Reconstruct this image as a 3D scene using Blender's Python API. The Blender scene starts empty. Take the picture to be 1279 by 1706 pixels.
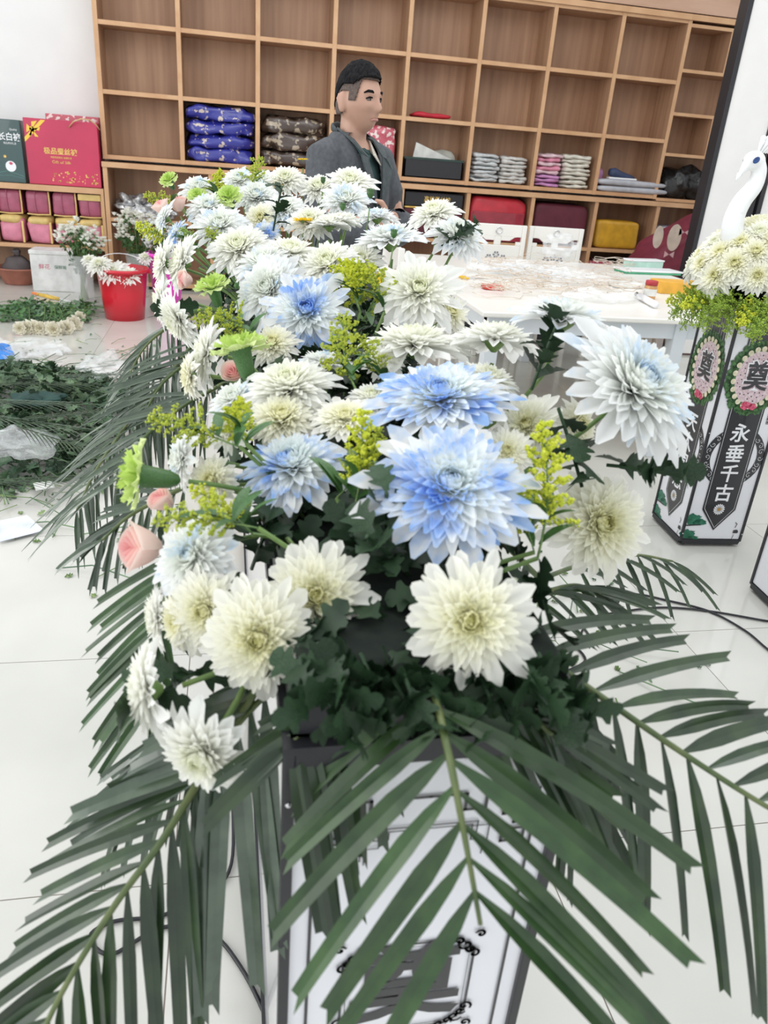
import bpy, math, random
import numpy as np
from mathutils import Vector, Matrix, noise, Quaternion
random.seed(7)
S = bpy.context.scene
COL = S.collection
R = math.radians

# ------------------------------------------------------------------ camera
CF, CH = 1280.0, 1.4
PIT, ROL, YAW = R(24.99), R(4.57), R(12.3)
FW = Vector((math.sin(YAW)*math.cos(PIT), math.cos(YAW)*math.cos(PIT), -math.sin(PIT)))
r0 = Vector((math.cos(YAW), -math.sin(YAW), 0)); u0 = r0.cross(FW)
RT = r0*math.cos(ROL) + u0*math.sin(ROL)
UP = -r0*math.sin(ROL) + u0*math.cos(ROL)
EYE = Vector((0, 0, CH))
cam = bpy.data.cameras.new('camera'); camo = bpy.data.objects.new('camera', cam); COL.objects.link(camo)
cam.sensor_fit = 'VERTICAL'; cam.sensor_height = 32.0; cam.lens = CF/1706*32.0
cam.clip_start = 0.05
mm = Matrix((RT, UP, -FW)).transposed().to_4x4(); mm.translation = EYE
camo.matrix_world = mm
cam.dof.use_dof = True; cam.dof.focus_distance = 2.0; cam.dof.aperture_fstop = 7.0
S.camera = camo

def ray(x, y): return FW*CF + RT*(x-639.5) - UP*(y-853)
def PD(x, y, D): return EYE + ray(x, y).normalized()*D
def PY(x, y, Y): d = ray(x, y); return EYE + d*(Y/d.y)
def PZ(x, y, z=0.0): d = ray(x, y); return EYE + d*((z-CH)/d.z)
def IV(dx, dy, c=0.0): return (RT*dx - UP*dy - FW*c).normalized()

# ------------------------------------------------------------------ light
w = bpy.data.worlds.new('world'); S.world = w; w.use_nodes = True
w.node_tree.nodes['Background'].inputs[0].default_value = (0.93, 0.97, 1.0, 1)
w.node_tree.nodes['Background'].inputs[1].default_value = 1.0
def area(name, loc, target, sx, sy, power, col):
    l = bpy.data.lights.new(name, 'AREA'); l.shape = 'RECTANGLE'; l.size = sx; l.size_y = sy; l.energy = power; l.color = col
    o = bpy.data.objects.new(name, l); COL.objects.link(o); o.location = loc
    o.rotation_euler = (Vector(target)-Vector(loc)).to_track_quat('-Z', 'Y').to_euler(); return o
area('window_light', (-4.5, 1.5, 2.4), (0.3, 3.0, 0.8), 5.0, 2.6, 120, (1.0, 0.99, 0.97))
area('overhead_area_light', (1.2, 3.0, 4.2), (1.0, 4.0, 0.0), 3.5, 3.5, 70, (1.0, 1.0, 1.0))  # broad soft area light from above, no fitting modelled
S.view_settings.view_transform = 'Standard'; S.view_settings.look = 'None'
S.view_settings.exposure = 0.20; S.view_settings.gamma = 1.0; S.view_settings.use_curve_mapping = False

# ------------------------------------------------------------------ materials
def mat(name, col, rough=0.5, metal=0.0, spec=0.5, alpha=1.0, trans=0.0, coat=0.0):
    m = bpy.data.materials.new(name); m.use_nodes = True
    b = m.node_tree.nodes['Principled BSDF']
    b.inputs['Base Color'].default_value = (*col, 1); b.inputs['Roughness'].default_value = rough
    b.inputs['Metallic'].default_value = metal; b.inputs['Specular IOR Level'].default_value = spec
    b.inputs['Alpha'].default_value = alpha; b.inputs['Transmission Weight'].default_value = trans
    b.inputs['Coat Weight'].default_value = coat
    return m
def nodes(m): return m.node_tree.nodes, m.node_tree.links, m.node_tree.nodes['Principled BSDF']
def noisemat(name, c1, c2, scale=20, rough=0.5, stretch=(1, 1, 1), bump=0.0, detail=3, lo=0.35, hi=0.65, coat=0.0, bscale=None, spec=0.5, metal=0.0):
    m = mat(name, c1, rough, coat=coat, spec=spec, metal=metal); N, L, b = nodes(m)
    tc = N.new('ShaderNodeTexCoord'); mp = N.new('ShaderNodeMapping'); mp.inputs['Scale'].default_value = stretch
    nz = N.new('ShaderNodeTexNoise'); nz.inputs['Scale'].default_value = scale; nz.inputs['Detail'].default_value = detail
    cr = N.new('ShaderNodeValToRGB'); cr.color_ramp.elements[0].position = lo; cr.color_ramp.elements[1].position = hi
    cr.color_ramp.elements[0].color = (*c1, 1); cr.color_ramp.elements[1].color = (*c2, 1)
    L.new(tc.outputs['Object'], mp.inputs[0]); L.new(mp.outputs[0], nz.inputs[0]); L.new(nz.outputs[0], cr.inputs[0]); L.new(cr.outputs[0], b.inputs['Base Color'])
    if bump:
        bn = N.new('ShaderNodeTexNoise'); bn.inputs['Scale'].default_value = bscale or scale; bn.inputs['Detail'].default_value = 3
        L.new(mp.outputs[0], bn.inputs[0])
        bp = N.new('ShaderNodeBump'); bp.inputs['Strength'].default_value = bump; bp.inputs['Distance'].default_value = 0.01
        L.new(bn.outputs[0], bp.inputs['Height']); L.new(bp.outputs[0], b.inputs['Normal'])
    return m
def petalmat(name, stops, blue=None, thr=0.5, tl=0.42, rough=0.55):
    """colour by how far out on the bloom a petal sits (attribute q) and along it (attribute t); blue = dyed patches"""
    m = bpy.data.materials.new(name); m.use_nodes = True; N = m.node_tree.nodes; L = m.node_tree.links; N.clear()
    out = N.new('ShaderNodeOutputMaterial'); at = N.new('ShaderNodeAttribute'); at.attribute_name = 'qt'
    sp = N.new('ShaderNodeSeparateXYZ'); L.new(at.outputs['Vector'], sp.inputs[0])
    cr = N.new('ShaderNodeValToRGB')
    while len(cr.color_ramp.elements) < len(stops): cr.color_ramp.elements.new(0.5)
    for e, (p, c) in zip(cr.color_ramp.elements, stops): e.position = p; e.color = (*c, 1)
    L.new(sp.outputs[0], cr.inputs[0]); colout = cr.outputs[0]
    if blue:
        tc = N.new('ShaderNodeTexCoord'); oi = N.new('ShaderNodeObjectInfo')
        va = N.new('ShaderNodeVectorMath'); va.operation = 'ADD'; L.new(tc.outputs['Object'], va.inputs[0])
        vs = N.new('ShaderNodeVectorMath'); vs.operation = 'SCALE'; vs.inputs[3].default_value = 7.0
        cb = N.new('ShaderNodeCombineXYZ')
        for i in range(3): L.new(oi.outputs['Random'], cb.inputs[i])
        L.new(cb.outputs[0], vs.inputs[0]); L.new(vs.outputs[0], va.inputs[1])
        nz = N.new('ShaderNodeTexNoise'); nz.inputs['Scale'].default_value = 1.7; nz.inputs['Detail'].default_value = 3; L.new(va.outputs[0], nz.inputs[0])
        ad = N.new('ShaderNodeMath'); ad.operation = 'MULTIPLY_ADD'; L.new(sp.outputs[1], ad.inputs[0]); ad.inputs[1].default_value = 0.28; L.new(nz.outputs[0], ad.inputs[2])
        ra = N.new('ShaderNodeMapRange'); ra.inputs[1].default_value = thr; ra.inputs[2].default_value = thr+0.22; L.new(ad.outputs[0], ra.inputs[0])
        mx = N.new('ShaderNodeMix'); mx.data_type = 'RGBA'; L.new(ra.outputs[0], mx.inputs[0]); L.new(colout, mx.inputs[6]); mx.inputs[7].default_value = (*blue, 1)
        colout = mx.outputs[2]
    df = N.new('ShaderNodeBsdfDiffuse'); tr = N.new('ShaderNodeBsdfTranslucent'); gl = N.new('ShaderNodeBsdfGlossy'); gl.inputs['Roughness'].default_value = rough
    L.new(colout, df.inputs[0]); L.new(colout, tr.inputs[0])
    a = N.new('ShaderNodeMixShader'); a.inputs[0].default_value = tl; L.new(df.outputs[0], a.inputs[1]); L.new(tr.outputs[0], a.inputs[2])
    b = N.new('ShaderNodeMixShader'); b.inputs[0].default_value = 0.04; L.new(a.outputs[0], b.inputs[1]); L.new(gl.outputs[0], b.inputs[2])
    L.new(b.outputs[0], out.inputs[0]); return m
def leafmat(name, c1, c2, rough=0.35, spec=0.5, scale=30):
    m = noisemat(name, c1, c2, scale=scale, rough=rough, spec=spec); N, L, b = nodes(m)
    oi = N.new('ShaderNodeObjectInfo'); hs = N.new('ShaderNodeHueSaturation'); ra = N.new('ShaderNodeMapRange')
    ra.inputs[3].default_value = 0.75; ra.inputs[4].default_value = 1.3; L.new(oi.outputs['Random'], ra.inputs[0]); L.new(ra.outputs[0], hs.inputs['Value'])
    src = b.inputs['Base Color'].links[0].from_socket; L.new(src, hs.inputs['Color']); L.new(hs.outputs[0], b.inputs['Base Color'])
    return m
WH = (0.93, 0.93, 0.88)
M = {}
M['mum_white'] = petalmat('mum_white', [(0, (0.80, 0.84, 0.52)), (0.25, (0.93, 0.94, 0.76)), (0.5, (0.98, 0.98, 0.90)), (1, (0.985, 0.985, 0.95))])
M['mum_cream'] = petalmat('mum_cream', [(0, (0.76, 0.77, 0.24)), (0.18, (0.94, 0.92, 0.58)), (0.5, (0.97, 0.96, 0.80)), (1, (0.985, 0.975, 0.90))])
M['mum_pale'] = petalmat('mum_pale', [(0, (0.78, 0.86, 0.66)), (0.3, (0.94, 0.96, 0.90)), (1, (0.975, 0.98, 0.975))], blue=(0.62, 0.78, 0.96), thr=0.77)
M['mum_blue'] = petalmat('mum_blue', [(0, (0.58, 0.74, 0.88)), (0.3, (0.88, 0.94, 0.94)), (1, (0.97, 0.975, 0.96))], blue=(0.33, 0.54, 0.93), thr=0.66)
M['carn_green'] = petalmat('carnation_green', [(0, (0.42, 0.62, 0.10)), (0.6, (0.62, 0.80, 0.22)), (1, (0.80, 0.90, 0.45))], tl=0.35)
M['carn_white'] = petalmat('carnation_cream', [(0, (0.80, 0.74, 0.55)), (1, (0.93, 0.90, 0.78))])
M['rose_pink'] = petalmat('rose_pink', [(0, (0.92, 0.50, 0.50)), (0.5, (0.95, 0.68, 0.64)), (1, (0.95, 0.80, 0.72))], tl=0.4)
M['daisy_yellow'] = petalmat('daisy_yellow', [(0, (0.70, 0.42, 0.02)), (1, (0.95, 0.68, 0.02))])
M['goldenrod'] = noisemat('goldenrod', (0.32, 0.42, 0.03), (0.56, 0.60, 0.06), scale=60, rough=0.6)
M['goldenrod2'] = noisemat('goldenrod_bright', (0.45, 0.55, 0.03), (0.72, 0.72, 0.06), scale=60, rough=0.6)
M['asparagus'] = noisemat('skirt_green', (0.20, 0.34, 0.03), (0.38, 0.50, 0.06), scale=60, rough=0.6)
M['stem'] = noisemat('stem', (0.10, 0.20, 0.05), (0.20, 0.30, 0.09), scale=40, rough=0.5)
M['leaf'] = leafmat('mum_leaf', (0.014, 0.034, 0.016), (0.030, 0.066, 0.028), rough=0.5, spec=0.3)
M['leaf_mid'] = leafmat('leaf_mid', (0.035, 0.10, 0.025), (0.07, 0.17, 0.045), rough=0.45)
M['palm'] = leafmat('palm_leaf', (0.016, 0.036, 0.014), (0.034, 0.066, 0.022), rough=0.30, spec=0.6)
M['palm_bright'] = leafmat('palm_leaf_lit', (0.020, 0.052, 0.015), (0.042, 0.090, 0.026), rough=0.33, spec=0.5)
M['palm_grey'] = leafmat('palm_leaf_sheen', (0.040, 0.066, 0.038), (0.075, 0.108, 0.066), rough=0.20, spec=0.8)  # greyer, paler green: the sheen on the leaflets is put into the colour
M['rachis'] = noisemat('rachis', (0.06, 0.10, 0.03), (0.14, 0.17, 0.06), scale=30, rough=0.45)
M['cut'] = leafmat('cuttings', (0.04, 0.10, 0.05), (0.15, 0.24, 0.12), rough=0.4, scale=6)
M['cut2'] = leafmat('cuttings_light', (0.10, 0.17, 0.05), (0.22, 0.30, 0.12), rough=0.5, scale=6)
# wood
def wood(name, c1, c2, grain, sc=(26, 26, 1.2), rough=0.45):
    m = noisemat(name, c1, c2, scale=1.0, rough=rough, stretch=sc, detail=5, lo=0.3, hi=0.7); return m
M['wood'] = wood('wood', (0.36, 0.20, 0.115), (0.48, 0.29, 0.175), 1)
M['wood_dark'] = wood('wood_back', (0.35, 0.19, 0.11), (0.50, 0.30, 0.18), 1, sc=(16, 16, 0.8))
M['edge'] = noisemat('edge_band', (0.58, 0.33, 0.17), (0.66, 0.40, 0.22), scale=6, rough=0.4)
M['wall'] = noisemat('wall_paint', (0.84, 0.83, 0.82), (0.87, 0.865, 0.85), scale=3, rough=0.8)
M['header'] = noisemat('header_board', (0.50, 0.30, 0.20), (0.58, 0.37, 0.26), scale=2, rough=0.35, stretch=(1, 1, 6))
M['tile'] = noisemat('floor_tile', (0.565, 0.56, 0.515), (0.63, 0.62, 0.575), scale=2.2, rough=0.10, spec=0.45)
M['grout'] = mat('grout', (0.42, 0.36, 0.32), 0.8)
M['black'] = mat('black_frame', (0.022, 0.022, 0.026), 0.38)
M['blackcloth'] = mat('black_cloth', (0.03, 0.03, 0.034), 0.9)
M['ink'] = mat('black_ink', (0.018, 0.018, 0.022), 0.3, coat=0.4)
M['panel'] = noisemat('white_panel', (0.80, 0.80, 0.84), (0.83, 0.83, 0.86), scale=4, rough=0.16, coat=0.5)
M['panel_warm'] = noisemat('white_board', (0.80, 0.79, 0.77), (0.83, 0.82, 0.80), scale=5, rough=0.35)
M['whiteprint'] = mat('white_print', (0.86, 0.86, 0.88), 0.3)
M['chrome'] = mat('chrome', (0.75, 0.75, 0.77), 0.15, metal=1.0)
M['whitepaint'] = noisemat('white_lacquer', (0.80, 0.78, 0.73), (0.84, 0.82, 0.77), scale=4, rough=0.3)
M['greypaint'] = noisemat('pale_grey_lacquer', (0.62, 0.66, 0.69), (0.68, 0.71, 0.74), scale=4, rough=0.3)
M['cable'] = mat('cable_rubber', (0.012, 0.012, 0.016), 0.4)
M['clear'] = mat('clear_film', (0.95, 0.97, 0.98), 0.10, trans=0.0, alpha=0.24, spec=1.0)
M['glass'] = mat('vase_glass', (0.96, 0.98, 0.98), 0.06, alpha=0.22, spec=1.0)

# ------------------------------------------------------------------ mesh builder
class MB:
    def __init__(s): s.v = []; s.f = []; s.m = []; s.q = []; s.a = (0.0, 0.0, 0.0)
    def add(s, vs, fs, mi=0, qs=None):
        b = len(s.v); s.v += [tuple(p) for p in vs]; s.f += [tuple(b+i for i in f) for f in fs]; s.m += [mi]*len(fs)
        s.q += (qs if qs else [s.a]*len(vs)); return s
    def box(s, x0, x1, y0, y1, z0, z1, mi=0, front=None):
        vs = [(x0, y0, z0), (x1, y0, z0), (x1, y1, z0), (x0, y1, z0), (x0, y0, z1), (x1, y0, z1), (x1, y1, z1), (x0, y1, z1)]
        fs = [(0, 3, 2, 1), (4, 5, 6, 7), (0, 1, 5, 4), (1, 2, 6, 5), (2, 3, 7, 6), (3, 0, 4, 7)]
        s.add(vs, fs, mi)
        if front is not None: s.m[-4] = front
        return s
    def obox(s, c, ax, ay, az, mi=0):
        """box about centre c with half axes ax ay az"""
        c = Vector(c); vs = []
        for k in (-1, 1):
            for (i, j) in ((-1, -1), (1, -1), (1, 1), (-1, 1)): vs.append(c+Vector(ax)*i+Vector(ay)*j+Vector(az)*k)
        return s.add(vs, [(0, 3, 2, 1), (4, 5, 6, 7), (0, 1, 5, 4), (1, 2, 6, 5), (2, 3, 7, 6), (3, 0, 4, 7)], mi)
    def tube(s, pts, rad, n=6, mi=0, cap=True, flat=1.0, side=None):
        pts = [Vector(p) for p in pts]; k = len(pts)
        if not hasattr(rad, '__len__'): rad = [rad]*k
        ref = side or Vector((0.13, 0.21, 0.97)); vs = []; fs = []
        for i, p in enumerate(pts):
            t = (pts[min(i+1, k-1)]-pts[max(i-1, 0)]).normalized()
            a = ref - t*ref.dot(t)
            if a.length < 1e-4: a = Vector((1, 0, 0)).cross(t)
            a.normalize(); b = t.cross(a)
            for j in range(n):
                th = 2*math.pi*j/n; vs.append(p+a*(math.cos(th)*rad[i])+b*(math.sin(th)*rad[i]*flat))
        for i in range(k-1):
            for j in range(n):
                a0 = i*n+j; a1 = i*n+(j+1) % n; fs.append((a0, a1, a1+n, a0+n))
        if cap: fs.append(tuple(range(n-1, -1, -1))); fs.append(tuple((k-1)*n+j for j in range(n)))
        return s.add(vs, fs, mi)
    def ell(s, c, rx, ry, rz, n=12, m=8, mi=0, rot=None):
        vs = []; fs = []; c = Vector(c)
        for i in range(m+1):
            ph = math.pi*i/m
            for j in range(n):
                th = 2*math.pi*j/n
                p = Vector((rx*math.sin(ph)*math.cos(th), ry*math.sin(ph)*math.sin(th), rz*math.cos(ph)))
                if rot: p = rot @ p
                vs.append(c+p)
        for i in range(m):
            for j in range(n):
                a = i*n+j; b = i*n+(j+1) % n; fs.append((a, a+n, b+n, b))
        return s.add(vs, fs, mi)
    def bead(s, c, r, mi=0):
        c = Vector(c); vs = [c+Vector(d)*r for d in ((1, 0, 0), (-1, 0, 0), (0, 1, 0), (0, -1, 0), (0, 0, 1), (0, 0, -1))]
        return s.add(vs, [(0, 2, 4), (2, 1, 4), (1, 3, 4), (3, 0, 4), (2, 0, 5), (1, 2, 5), (3, 1, 5), (0, 3, 5)], mi)
    def lathe(s, prof, n=24, c=(0, 0, 0), mi=0):
        vs = []; fs = []
        for (r, z) in prof:
            for j in range(n):
                th = 2*math.pi*j/n; vs.append((c[0]+r*math.cos(th), c[1]+r*math.sin(th), c[2]+z))
        for i in range(len(prof)-1):
            for j in range(n):
                a = i*n+j; b = i*n+(j+1) % n; fs.append((a, b, b+n, a+n))
        return s.add(vs, fs, mi)
    def cloth(s, x0, x1, y0, y1, z0, z1, amp=0.01, fr=8.0, seed=0, pw=0.35, n=14, mi=0, top_amp=1.0):
        """rounded, wrinkled block (folded textile, bag)"""
        cx, cy, cz = (x0+x1)/2, (y0+y1)/2, (z0+z1)/2; hx, hy, hz = (x1-x0)/2, (y1-y0)/2, (z1-z0)/2
        vs = []; fs = []; m = max(6, n//2)
        sg = lambda v, e: math.copysign(abs(v)**e, v)
        for i in range(m+1):
            ph = math.pi*i/m
            for j in range(2*n):
                th = math.pi*j/n
                x = hx*sg(math.sin(ph), pw)*sg(math.cos(th), pw); y = hy*sg(math.sin(ph), pw)*sg(math.sin(th), pw); z = hz*sg(math.cos(ph), pw*1.3)
                p = Vector((cx+x, cy+y, cz+z)); d = Vector((x/hx, y/hy, z/hz*0.7))
                k = noise.noise(Vector((p.x*fr+seed*3.1, p.y*fr, p.z*fr*1.7+seed)))*amp
                p += d*k; p.z = max(p.z, z0) if z < 0 else p.z
                p.y = min(p.y, y1); vs.append(p)
        for i in range(m):
            for j in range(2*n):
                a = i*2*n+j; b = i*2*n+(j+1) % (2*n); fs.append((a, a+2*n, b+2*n, b))
        return s.add(vs, fs, mi)
    def mesh(s, name, mats, org=None, smooth=False, qt=False):
        me = bpy.data.meshes.new(name)
        vs = s.v if org is None else [(p[0]-org[0], p[1]-org[1], p[2]-org[2]) for p in s.v]
        me.from_pydata(vs, [], s.f)
        for m in (mats if isinstance(mats, (list, tuple)) else [mats]): me.materials.append(m)
        me.polygons.foreach_set('material_index', s.m)
        if smooth: me.polygons.foreach_set('use_smooth', [True]*len(me.polygons))
        if qt:
            at = me.attributes.new('qt', 'FLOAT_VECTOR', 'POINT'); at.data.foreach_set('vector', [c for q in s.q for c in q])
        me.update(); return me
ORG = {}
def setp(o, label=None, cat=None, group=None, kind=None):
    if label: o['label'] = label
    if cat: o['category'] = cat
    if group: o['group'] = group
    if kind: o['kind'] = kind
    return o
def thing(name, label, cat, loc=(0, 0, 0), group=None, kind=None):
    o = bpy.data.objects.new(name, None); COL.objects.link(o); o.location = loc; o.empty_display_size = 0.05
    ORG[o.name] = Vector(loc); return setp(o, label, cat, group, kind)
def part(name, mb, mats, par, smooth=False, label=None, kind=None, bevel=0, qt=False):
    """mb is in world coordinates; the part is stored relative to its thing"""
    org = ORG.get(par.name, Vector((0, 0, 0))) if par is not None else None
    me = mb.mesh(name, mats, org, smooth, qt); o = bpy.data.objects.new(name, me); COL.objects.link(o)
    if par is not None: o.parent = par; ORG[o.name] = org
    if bevel: b = o.modifiers.new('bevel', 'BEVEL'); b.width = bevel; b.segments = 2; b.limit_method = 'ANGLE'
    return setp(o, label, None, None, kind)
def single(name, mb, mats, label, cat, group=None, smooth=False, kind=None, bevel=0, qt=False):
    xs = np.array(mb.v); org = Vector((float(xs[:, 0].mean()), float(xs[:, 1].mean()), float(xs[:, 2].min())))
    me = mb.mesh(name, mats, org, smooth, qt); o = bpy.data.objects.new(name, me); COL.objects.link(o); o.location = org; ORG[o.name] = org
    if bevel: b = o.modifiers.new('bevel', 'BEVEL'); b.width = bevel; b.segments = 2; b.limit_method = 'ANGLE'
    return setp(o, label, cat, group, kind)
def link(name, me, par, mw=None, label=None, kind=None):
    o = bpy.data.objects.new(name, me); COL.objects.link(o); o.parent = par
    if mw is not None: o.matrix_basis = mw
    return setp(o, label, None, None, kind)
def copy_tree(o, par=None):
    c = o.copy(); COL.objects.link(c); c.parent = par
    for ch in o.children: copy_tree(ch, c)
    return c
def text_mesh(name, body, size, material, offset=0.0, align='CENTER'):
    cu = bpy.data.curves.new('t', 'FONT'); cu.body = body; cu.size = size; cu.align_x = align; cu.align_y = 'CENTER'; cu.offset = offset; cu.resolution_u = 3
    t = bpy.data.objects.new('t', cu); COL.objects.link(t); bpy.context.view_layer.update()
    me = bpy.data.meshes.new_from_object(t.evaluated_get(bpy.context.evaluated_depsgraph_get())); me.name = name
    me.materials.clear(); me.materials.append(material); bpy.data.objects.remove(t); return me
def frame_mat(o, x, y, z): # columns
    m = Matrix((Vector(x), Vector(y), Vector(z))).transposed().to_4x4(); m.translation = Vector(o); return m
def put(me, name, par, mw, kind=None, label=None):
    """place a mesh at world matrix mw under a thing whose transform is a pure translation"""
    org = ORG.get(par.name, Vector((0, 0, 0))); m = mw.copy(); m.translation = m.translation-org
    return link(name, me, par, m, label, kind)

exec_sections = []
# ================================================================== SETTING
def build_setting():
    fl = MB().box(-4.2, 6.4, -0.6, 8.65, -0.06, -0.003)
    f = part('floor', fl, M['grout'], None, kind='structure'); ORG[f.name] = Vector((0, 0, 0))
    tm = MB().box(-0.3985, 0.3985, -0.3985, 0.3985, -0.02, 0.0).mesh('tile', M['tile'])
    for i in range(-5, 7):
        for j in range(-1, 10):
            x = 0.67+0.8*i-0.4; y = 1.16+0.8*j-0.4
            if x < -3.9 or x > 6.2 or y > 8.4 or y < -0.4: continue
            link('tile', tm, f, Matrix.Translation((x, y, 0)))
    part('wall_back', MB().box(-4.2, 6.4, 8.65, 8.8, -0.06, 3.9), M['wall'], None, kind='structure')
    part('wall_right', MB().box(6.4, 6.55, -0.6, 8.8, -0.06, 3.9), M['wall'], None, kind='structure')
build_setting()

# ================================================================== SHELVING
def board(t, name, x0, x1, y0, y1, z0, z1, label=None):
    return part(name, MB().box(x0, x1, y0, y1, z0, z1, 0, front=1), [M['wood'], M['edge']], t, label=label)
YF, YB = 8.25, 8.63
T = 0.02
def shelving():
    t = thing('shelving_unit', 'tall brown wood cubbyhole shelving with eight columns against the back wall', 'shelf', (1.67, 8.44, 1.15))
    zs = [1.18, 1.72, 2.26, 2.79]; xs = [-1.13+0.703*i for i in range(9)]
    part('back_panel', MB().box(xs[0], xs[8], YB-0.012, YB, 1.16, 2.8), M['wood_dark'], t)
    for i, x in enumerate(xs): board(t, 'divider', x-T, x+T, YF, YB-0.013, 1.16, 2.8)
    for z in zs:
        for i in range(8): board(t, 'shelf', xs[i]+T, xs[i+1]-T, YF+0.004, YB-0.013, z-0.018, z+0.018)
    board(t, 'top_board', xs[0]-T, xs[8], YF-0.02, YB, 2.80, 2.85)
    # narrower end section
    s = thing('shelving_end_unit', 'narrow end section of the wood shelving with staggered small cubbyholes', 'shelf', (5.1, 8.44, 1.15))
    x0, x1 = xs[8]+T, 5.75
    part('back_panel', MB().box(x0, x1, YB-0.012, YB, 1.16, 2.8), M['wood_dark'], s)
    board(s, 'divider', x1-0.02, x1+0.02, YF, YB-0.013, 1.16, 2.8)
    board(s, 'top_board', xs[8]+.001, 5.77, YF-0.02, YB, 2.80, 2.85)
    for z in (1.16, 1.60, 1.98, 2.37, 2.76): board(s, 'shelf', x0, x1-0.02, YF, YB-0.013, z-0.015, z+0.015)
    for (x, a, b) in ((4.98, 2.385, 2.745), (4.98, 1.615, 1.965), (5.4, 1.995, 2.355)): board(s, 'divider', x-0.015, x+0.015, YF, YB-0.013, a, b)
    part('trim_1', MB().box(xs[0]+0.6, 6.38, YF-0.02, YB, 2.86, 3.35), M['header'], None, kind='structure')
    # base cabinets
    b = thing('base_shelving', 'low open wood base shelving running under the tall cubbyholes', 'shelf', (1.7, 8.38, 0))
    y0 = 8.13
    part('back_panel', MB().box(-1.12, 5.75, YB-0.012, YB, 0.0, 1.09), M['wood_dark'], b)
    board(b, 'top_board', -1.15, 5.77, y0-0.01, YB, 1.095, 1.14)
    dx = [-1.125, -0.17, 0.27, 0.98, 1.70, 2.39, 3.085, 3.79, 4.50, 5.2, 5.75]
    for x in dx: board(b, 'divider', x-T, x+T, y0, YB-0.013, 0.0, 1.094)
    for i in range(len(dx)-1):
        z = 0.64 if i < 3 else 0.62
        board(b, 'shelf', dx[i]+T, dx[i+1]-T, y0+0.004, YB-0.013, z-0.017, z+0.017)
        board(b, 'plinth', dx[i]+T, dx[i+1]-T, y0+0.006, YB-0.013, 0.03, 0.07)
    l = thing('low_shelf', 'low open wood shelf holding gift boxes beside the base shelving', 'shelf', (-2.2, 8.38, 0))
    board(l, 'top_board', -3.6, -1.152, y0, 8.64, 0.855, 0.905)
    board(l, 'shelf', -3.58, -1.18, y0+0.004, 8.62, 0.345, 0.38)
    board(l, 'side_panel', -3.6, -3.56, y0, 8.62, 0.0, 0.855); board(l, 'side_panel', -1.18, -1.152, y0, 8.62, 0, 0.855)
    board(l, 'divider', -2.16, -2.12, y0, 8.62, 0.381, 0.855)
    part('back_panel', MB().box(-3.56, -1.18, 8.62, 8.64, 0.0, 0.855), M['wood_dark'], l)
shelving()

# ================================================================== FLOWER KIT
def petal_pts(L, W, e0, bend, cup=0.25, seg=4, tip=0.5, twist=0.0):
    """petal strip in local frame: grows along +X, elevation e0 at the root bending by 'bend' to the tip"""
    out = []; x = z = 0.0
    for i in range(seg+1):
        t = i/seg; w = W*(0.35+0.65*math.sin(min(1, t*1.25)*math.pi/2)) * (1 if t < 0.8 else max(0.02, 1-((t-0.8)/0.2)**2*(1-tip*0.1)))
        if i == seg: w = W*0.22
        e = e0+bend*t; tw = twist*t
        out.append((x, z, w, e, t, tw)); x += math.cos(e)*L/seg; z += math.sin(e)*L/seg
    return out
def add_petal(mb, M3, org, L, W, e0, bend, cup, q, seg=4, mi=0, twist=0.0):
    vs = []; qs = []; fs = []
    for (x, z, w, e, t, tw) in petal_pts(L, W, e0, bend, cup, seg, twist=twist):
        nx, nz = -math.sin(e), math.cos(e)
        for k in (-1, 0, 1):
            up = cup*w*abs(k)+tw*k*w
            p = Vector((x+nx*up, k*w*0.5, z+nz*up)); vs.append(org+M3@p); qs.append((q, t, 0))
    for i in range(seg):
        for k in (0, 1):
            a = i*3+k; fs.append((a, a+1, a+4, a+3))
    mb.add(vs, fs, mi, qs)
def rz3(a): return Matrix.Rotation(a, 3, 'Z')
def mum_head(seed, n=150, R0=1.0, dome=0.5, outer=0, flat=0.0, wild=1.0):
    """unit-radius bloom facing +Z. Returns (mesh builder of inner petals, list of outer petals specs)"""
    rnd = random.Random(seed); mb = MB(); outs = []
    for k in range(n):
        q = (k+0.5)/n; a = k*2.39996+rnd.uniform(-.1, .1)
        L = (0.20+0.72*q**1.15)*rnd.uniform(0.88, 1.1); e = R(86-(92-flat*20)*q**0.85+rnd.uniform(-6, 6)*wild)
        bend = R(70*(1-q)*1.0-18*q+rnd.uniform(-16, 16)*wild)
        W = (0.085+0.115*q)*rnd.uniform(0.85, 1.15); h = 0.10+dome*(1-q)*0.5; rr = 0.03+0.13*q
        if k >= n-outer: L *= rnd.uniform(1.0, 1.22); W *= 1.35; bend += R(rnd.uniform(-22, 8))
        org = Vector((math.cos(a)*rr, math.sin(a)*rr, h*0.55))
        if q < 0.35: bend = R(75)
        if k >= n-outer: outs.append((a, org, L, W, e, bend, q))
        else: add_petal(mb, rz3(a), org, L, W, e, bend, 0.35, q, 4 if q > .3 else 3)
    return mb, outs
LEAF_OUT = [(0.0, 0.06), (0.14, 0.10), (0.24, 0.30), (0.34, 0.36), (0.38, 0.20), (0.50, 0.26), (0.60, 0.40), (0.70, 0.36), (0.72, 0.18), (0.82, 0.22), (0.92, 0.16), (1.0, 0.0)]
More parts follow.
